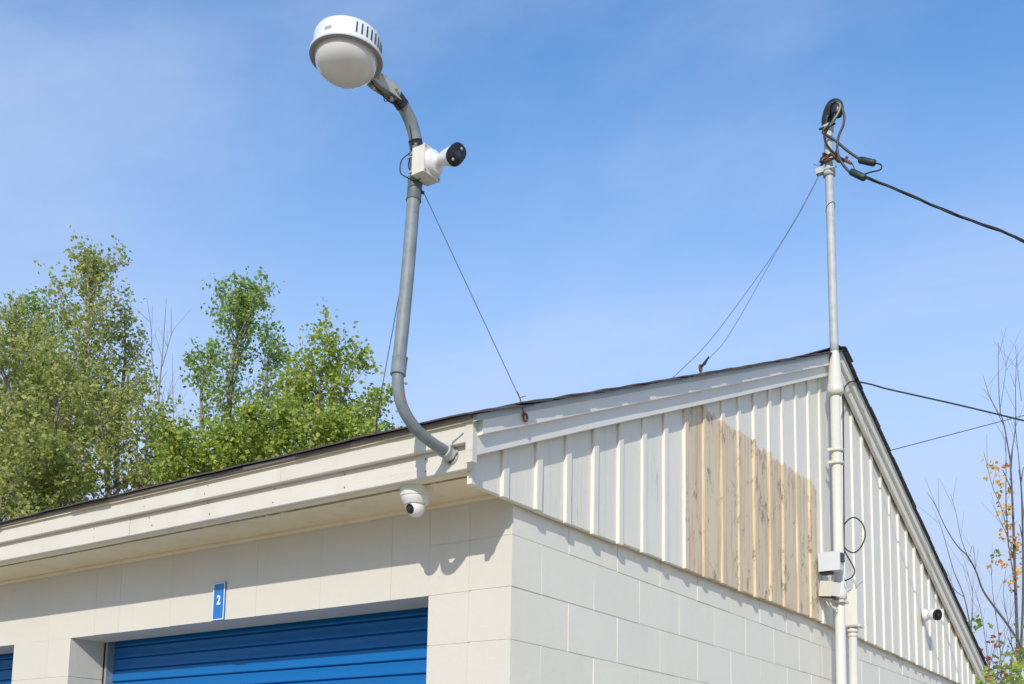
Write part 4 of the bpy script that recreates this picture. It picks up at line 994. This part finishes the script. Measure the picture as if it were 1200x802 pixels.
TREES = [
 ('birch_tree', 'tall loose birch with the highest top of the left trees and a pale trunk', [(92, 17.5, [(88, 600, 0), (92, 500, .1), (100, 400, .1), (104, 330, 0), (100, 284, 0)], .075)], M_leaf_olive, M_birch, cfg_pop, [(0.22, 1.5, .9), (.6, 1.25, .85), (.8, .75, .8), (.97, .22, 1.0)], 46, 11),
 ('poplar_tree', 'slim poplar with its pointed top just left of the tallest birch', [(60, 18.5, [(58, 600, 0), (55, 480, 0), (48, 390, 0), (44, 322, 0)], .07)], M_leaf_mid, M_bark, cfg_pop, [(0.22, 1.3, .9), (.6, 1.1, .9), (.85, .5, .9), (1, .18, 1)], 38, 12),
 ('poplar_tree', 'poplar with sparse top leaves at the left edge of the photo', [(18, 18.0, [(20, 600, 0), (20, 480, 0), (22, 400, 0), (24, 345, 0)], .07)], M_leaf_olive, M_bark, cfg_pop, [(0.22, 1.3, 1.0), (.6, 1.2, 1.1), (.85, .55, 1), (1, .16, .8)], 38, 13),
 ('poplar_tree', 'loose poplar on the right shoulder of the tallest birch', [(135, 18.2, [(135, 600, 0), (138, 500, 0), (146, 410, 0), (146, 335, 0)], .065)], M_leaf_olive, M_bark, cfg_pop, [(0.22, 1.2, .8), (.6, 1.0, .8), (.85, .5, .7), (1, .2, .6)], 34, 14),
 ('bushy_tree', 'dense olive bushy tree filling the lower left corner behind the eave', [(22, 15.5, [(25, 640, 0), (18, 540, 0), (10, 440, 0), (2, 400, 0)], .08), (60, 15.8, [(62, 640, 0), (60, 540, 0), (66, 470, 0), (68, 430, 0)], .07), (-8, 14.8, [(-6, 660, 0), (0, 590, 0), (4, 540, 0), (6, 490, 0)], .05), (30, 14.6, [(32, 660, 0), (36, 610, 0), (38, 570, 0), (40, 530, 0)], .04)], M_leaf_olive, M_bark, cfg_dense, [(0.14, 1.35, 1.1), (.6, 1.2, 1.1), (.85, .8, 1.0), (1, .35, .9)], 32, 15),
 ('bushy_tree', 'olive bushy tree right of the pale birch trunk, low over the roof edge', [(125, 15.8, [(126, 640, 0), (126, 560, 0), (120, 500, 0), (116, 450, 0)], .07), (165, 16, [(166, 640, 0), (170, 560, 0), (172, 500, 0), (165, 430, 0)], .05)], M_leaf_olive, M_bark, cfg_dense, [(0.14, 1.0, .9), (.6, .85, .85), (.85, .6, .8), (1, .3, .8)], 28, 16),
 ('poplar_tree', 'green poplar with a rounded leafy top between the bare stems and the lamp pole', [(262, 17.0, [(262, 640, 0), (266, 520, 0), (272, 420, 0), (280, 370, 0), (281, 322, 0)], .075)], M_leaf_mid, M_bark, cfg_mid, [(0.35, 1.15, .7), (.6, .9, .6), (.8, .8, 1.0), (.95, .35, 1.2), (1, .2, 1)], 42, 17),
 ('poplar_tree', 'green poplar leaning left with a notched top, left of the rounded poplar', [(236, 17.4, [(236, 640, 0), (238, 540, 0), (236, 440, 0), (246, 385, 0)], .06)], M_leaf_mid, M_bark, cfg_mid, [(0.35, 1.0, .8), (.6, .7, .5), (.85, .5, .8), (1, .2, 1)], 28, 18),
 ('poplar_tree', 'green tree whose side stem reaches up right of the rounded poplar', [(300, 17.2, [(300, 640, 0), (305, 520, 0), (312, 430, 0), (318, 360, 0)], .06)], M_leaf_mid, M_bark, cfg_mid, [(0.35, 1.0, .8), (.6, .8, .6), (.85, .55, 1), (1, .2, 1)], 28, 19),
 ('poplar_tree', 'bright green tree with several open leafy fingers nearest the lamp pole', [(362, 15.5, [(365, 640, 0), (368, 540, 0), (374, 440, 0), (386, 358, 0)], .06), (350, 15.5, [(352, 640, 0), (354, 560, 0), (352, 480, 0), (346, 395, 0)], .05), (385, 15.5, [(388, 640, 0), (394, 540, 0), (402, 450, 0), (418, 388, 0)], .045), (405, 15.6, [(405, 640, 0), (410, 560, 0), (425, 490, 0), (446, 440, 0)], .04)], M_leaf_bright, M_bark, dict(twigs=7.0, leaf_n=36, leaf=0.064, spread=0.042, up=1.2), [(0.45, .8, .9), (.65, .62, .9), (.85, .45, .95), (1, .17, 1)], 27, 20),
 ('leafy_bush', 'bright yellow-green bush tops over the roof edge under the tall poplars', [(215, 14.5, [(218, 650, 0), (222, 590, 0), (216, 540, 0), (205, 490, 0)], .04), (262, 14.5, [(265, 650, 0), (270, 590, 0), (272, 540, 0), (270, 500, 0)], .04), (312, 14.2, [(315, 640, 0), (320, 570, 0), (322, 510, 0), (318, 465, 0)], .04)], M_leaf_bright, M_bark, dict(twigs=7.5, leaf_n=44, leaf=0.068, spread=0.05, up=0.8), [(0.35, .8, 1.1), (.6, .75, 1.2), (.85, .6, 1.1), (1, .3, .9)], 24, 21),
 ('leafy_bush', 'dense green bush low over the roof edge left of the lamp pole bend', [(365, 14.0, [(368, 640, 0), (372, 570, 0), (375, 510, 0), (372, 475, 0)], .04), (412, 14.0, [(410, 640, 0), (416, 560, 0), (420, 520, 0), (420, 495, 0)], .035)], M_leaf_bright, M_bark, dict(twigs=7.5, leaf_n=40, leaf=0.066, spread=0.05, up=0.8), [(0.4, .65, 1.0), (.6, .62, 1.1), (.85, .5, 1.0), (1, .25, .9)], 22, 22),
 ('leafy_bush', 'thin bluish gap-toothed bush below the bare dead stems', [(178, 16.5, [(178, 650, 0), (180, 600, 0), (184, 550, 0), (188, 480, 0)], .03)], M_leaf_mid, M_bark, cfg_mid, [(0.35, .8, .8), (.6, .7, .7), (.85, .5, .5), (1, .2, .4)], 16, 23),
]
for nm, lab, sts, lm, bk_, cfg, env, nb, seed in TREES:
    build_tree(nm, lab, [stem(u0, d, way, r, env, nb) for u0, d, way, r in sts], lm, bk_, cfg, seed, TG)
# bare dead stems
def bare(name, label, d, lines, mat, group=None, twigs=6, seed=1, leaves=None, cat='tree'):
    rnd = random.Random(seed); b = base_at(lines[0][0][0][0], d); root = thing(name, label, cat, tuple(b), group)
    bm = bmesh.new(); main = None
    allp = []
    for li, (uv, r0, r1) in enumerate(lines):
        dep = d + (rnd.uniform(-.5, .5) if li else 0)
        pts = [at(u, v, dep) for u, v in uv]
        if li == 0: pts = [b] + pts
        P = smooth_path(pts, 5); n = len(P); allp.append(P)
        t = bmesh.new() if li == 0 else bm
        tube(P, [0.82 * (r0 + (r1 - r0) * i / (n - 1)) for i in range(n)], 7 if li == 0 else 6, t)
        if li == 0: part('trunk', t, mat, root, smooth='all')
        for j in range(twigs if n > 6 else 2):
            i = rnd.randrange(n // 3, n - 1); q = P[i]; dd = (P[i + 1] - P[i]).normalized()
            nd = (dd + Vector((rnd.gauss(0, .5), rnd.gauss(0, .5), rnd.gauss(0.15, .25)))).normalized(); L = rnd.uniform(.12, .5)
            tube([q, q + nd * L * .5 + Vector((0, 0, .01)), q + nd * L + Vector((0, 0, 0.05 * L))], [r1 * .9, r1 * .7, r1 * .5], 4, bm, cap=False)
    o = part('branches', bm, mat, root); o['kind'] = 'stuff'
    return root
bare('dead_sapling', 'bare leafless stem standing between the left birch group and the green poplars', 16.8,
     [([(182, 640), (188, 540), (186, 470), (190, 420), (195, 350)], .035, .004), ([(186, 470), (178, 420), (177, 385), (172, 350)], .012, .003), ([(190, 430), (200, 395), (204, 385)], .008, .003), ([(184, 500), (196, 470), (203, 450)], .009, .003), ([(160, 560), (162, 480), (162, 380)], .014, .003)], M_bark, TG, seed=3)
bare('dead_sapling', 'thin bare stem just right of the tallest dead stem', 17.2, [([(206, 640), (205, 560), (203, 480), (202, 415)], .018, .003), ([(205, 540), (214, 500), (216, 470)], .007, .002)], M_bark, TG, seed=4)

# right hand side: bare saplings with the last orange leaves, and a low shrub
def leafset(root, name, pts, mat, size, spread, n, seed):
    rnd = random.Random(seed); T_ = Tree()
    for p, k in pts:
        for j in range(k): T_.leaf(p + Vector((rnd.gauss(0, 1), rnd.gauss(0, 1), rnd.gauss(-.2, .8))) * spread, size, rnd)
    me = bpy.data.meshes.new(name); me.from_pydata(T_.lv, [], T_.lf); me.materials.append(mat)
    o = bpy.data.objects.new(name, me); COL.objects.link(o); o.parent = root; keep(o, root); o['kind'] = 'stuff'
D1 = 13.0
s1 = bare('autumn_sapling', 'slender sapling with orange leaves at the right edge of the photo', D1,
     [([(1196, 850), (1192, 740), (1189, 660), (1187, 600), (1184, 540)], .030, .012), ([(1184, 540), (1177, 500), (1172, 480), (1170, 440), (1170, 402)], .011, .003), ([(1184, 540), (1190, 500), (1190, 455), (1191, 425)], .009, .003),
      ([(1190, 690), (1182, 640), (1175, 600), (1163, 570), (1153, 530)], .010, .003), ([(1182, 640), (1179, 590), (1179, 540), (1178, 500)], .010, .003), ([(1177, 500), (1160, 465), (1152, 440)], .006, .002), ([(1186, 640), (1172, 610), (1162, 588)], .006, .002),
      ([(1194, 800), (1199, 700), (1198, 600), (1196, 560)], .022, .010), ([(1196, 560), (1192, 520), (1188, 490)], .008, .003), ([(1172, 480), (1178, 440), (1180, 420)], .005, .002), ([(1197, 470), (1192, 430), (1190, 405)], .005, .002)], M_twig, seed=8, twigs=4)
rr = random.Random(2)
orange = [(1160, 540), (1168, 545), (1162, 556), (1169, 562), (1174, 575), (1182, 577), (1178, 592), (1183, 595), (1176, 601), (1184, 615), (1182, 618), (1177, 626), (1190, 630), (1185, 634), (1192, 640), (1186, 648), (1193, 650), (1168, 657), (1172, 659), (1195, 668), (1191, 672), (1190, 680), (1186, 684)]
leafset(s1, 'autumn_leaves', [(at(u, v, D1 + rr.uniform(-.2, .2)), 8) for u, v in orange], M_leaf_orange, 0.06, 0.045, 0, 5)
leafset(s1, 'green_leaves', [(at(u, v, D1), 6) for u, v in ((1163, 547), (1172, 570), (1190, 637), (1165, 646), (1170, 650), (1184, 600), (1191, 645))], M_leaf_bright, 0.05, 0.03, 0, 6)
leafset(s1, 'red_leaves', [(at(u, v, D1), 2) for u, v in ((1187, 692), (1186, 560), (1198, 690))], M_leaf_red, 0.05, 0.02, 0, 7)
s2 = bare('bare_sapling', 'leafless arching sapling beyond the right end of the roof', 12.5,
     [([(1205, 850), (1200, 770), (1186, 740), (1168, 715), (1152, 692), (1144, 670), (1134, 652), (1122, 640), (1108, 618), (1096, 592), (1087, 578)], .022, .003),
      ([(1134, 652), (1126, 630), (1120, 600), (1114, 580)], .006, .002), ([(1144, 672), (1140, 640), (1134, 660)], .004, .002)], M_twig, seed=12, twigs=3)
s3 = bare('bare_sapling', 'thin upright bare twigs just above the lower roof corner', 12.2,
     [([(1150, 850), (1146, 790), (1138, 740), (1130, 700), (1118, 670), (1105, 625), (1100, 610)], .014, .002), ([(1138, 740), (1140, 700), (1134, 670)], .006, .002), ([(1130, 700), (1118, 690), (1110, 668)], .005, .002),
      ([(1160, 850), (1158, 780), (1150, 720), (1142, 690)], .008, .002), ([(1175, 850), (1172, 760), (1164, 700), (1161, 660)], .008, .002), ([(1182, 850), (1186, 760), (1176, 700), (1180, 660)], .007, .002), ([(1166, 800), (1180, 740), (1190, 700)], .005, .002)], M_twig, seed=13, twigs=5)
sh = bare('leafy_shrub', 'low shrub with green and rusty leaves past the lower right roof corner', 12.0,
     [([(1150, 850), (1148, 800), (1142, 760), (1136, 740)], .012, .003), ([(1160, 840), (1170, 790), (1182, 760)], .009, .003), ([(1175, 840), (1190, 790), (1200, 765)], .009, .003), ([(1150, 820), (1160, 780), (1168, 750)], .007, .003)], M_twig, seed=14, twigs=6, cat='shrub')
gp = []
for k in range(80):
    u = rr.uniform(1143, 1215); v = 770 + rr.random() ** 0.8 * 60 - 12 * max(0, (u - 1165) / 30)
    gp.append((at(u, v, 12 + rr.uniform(-.5, .5)), 6))
gp += [(at(u, v, 12), 5) for u, v in ((1134, 727), (1140, 730), (1147, 733), (1137, 740), (1133, 735), (1150, 728), (1172, 755), (1178, 765), (1197, 745), (1195, 728))]
leafset(sh, 'green_leaves', gp, M_leaf_bright, 0.07, 0.05, 0, 15)
leafset(sh, 'rusty_leaves', [(at(u, v, 11.9), 6) for u, v in ((1148, 765), (1152, 772), (1149, 776), (1158, 780), (1172, 790), (1176, 795), (1163, 772), (1193, 760), (1162, 745), (1168, 752), (1150, 790))], M_leaf_red, 0.06, 0.045, 0, 16)
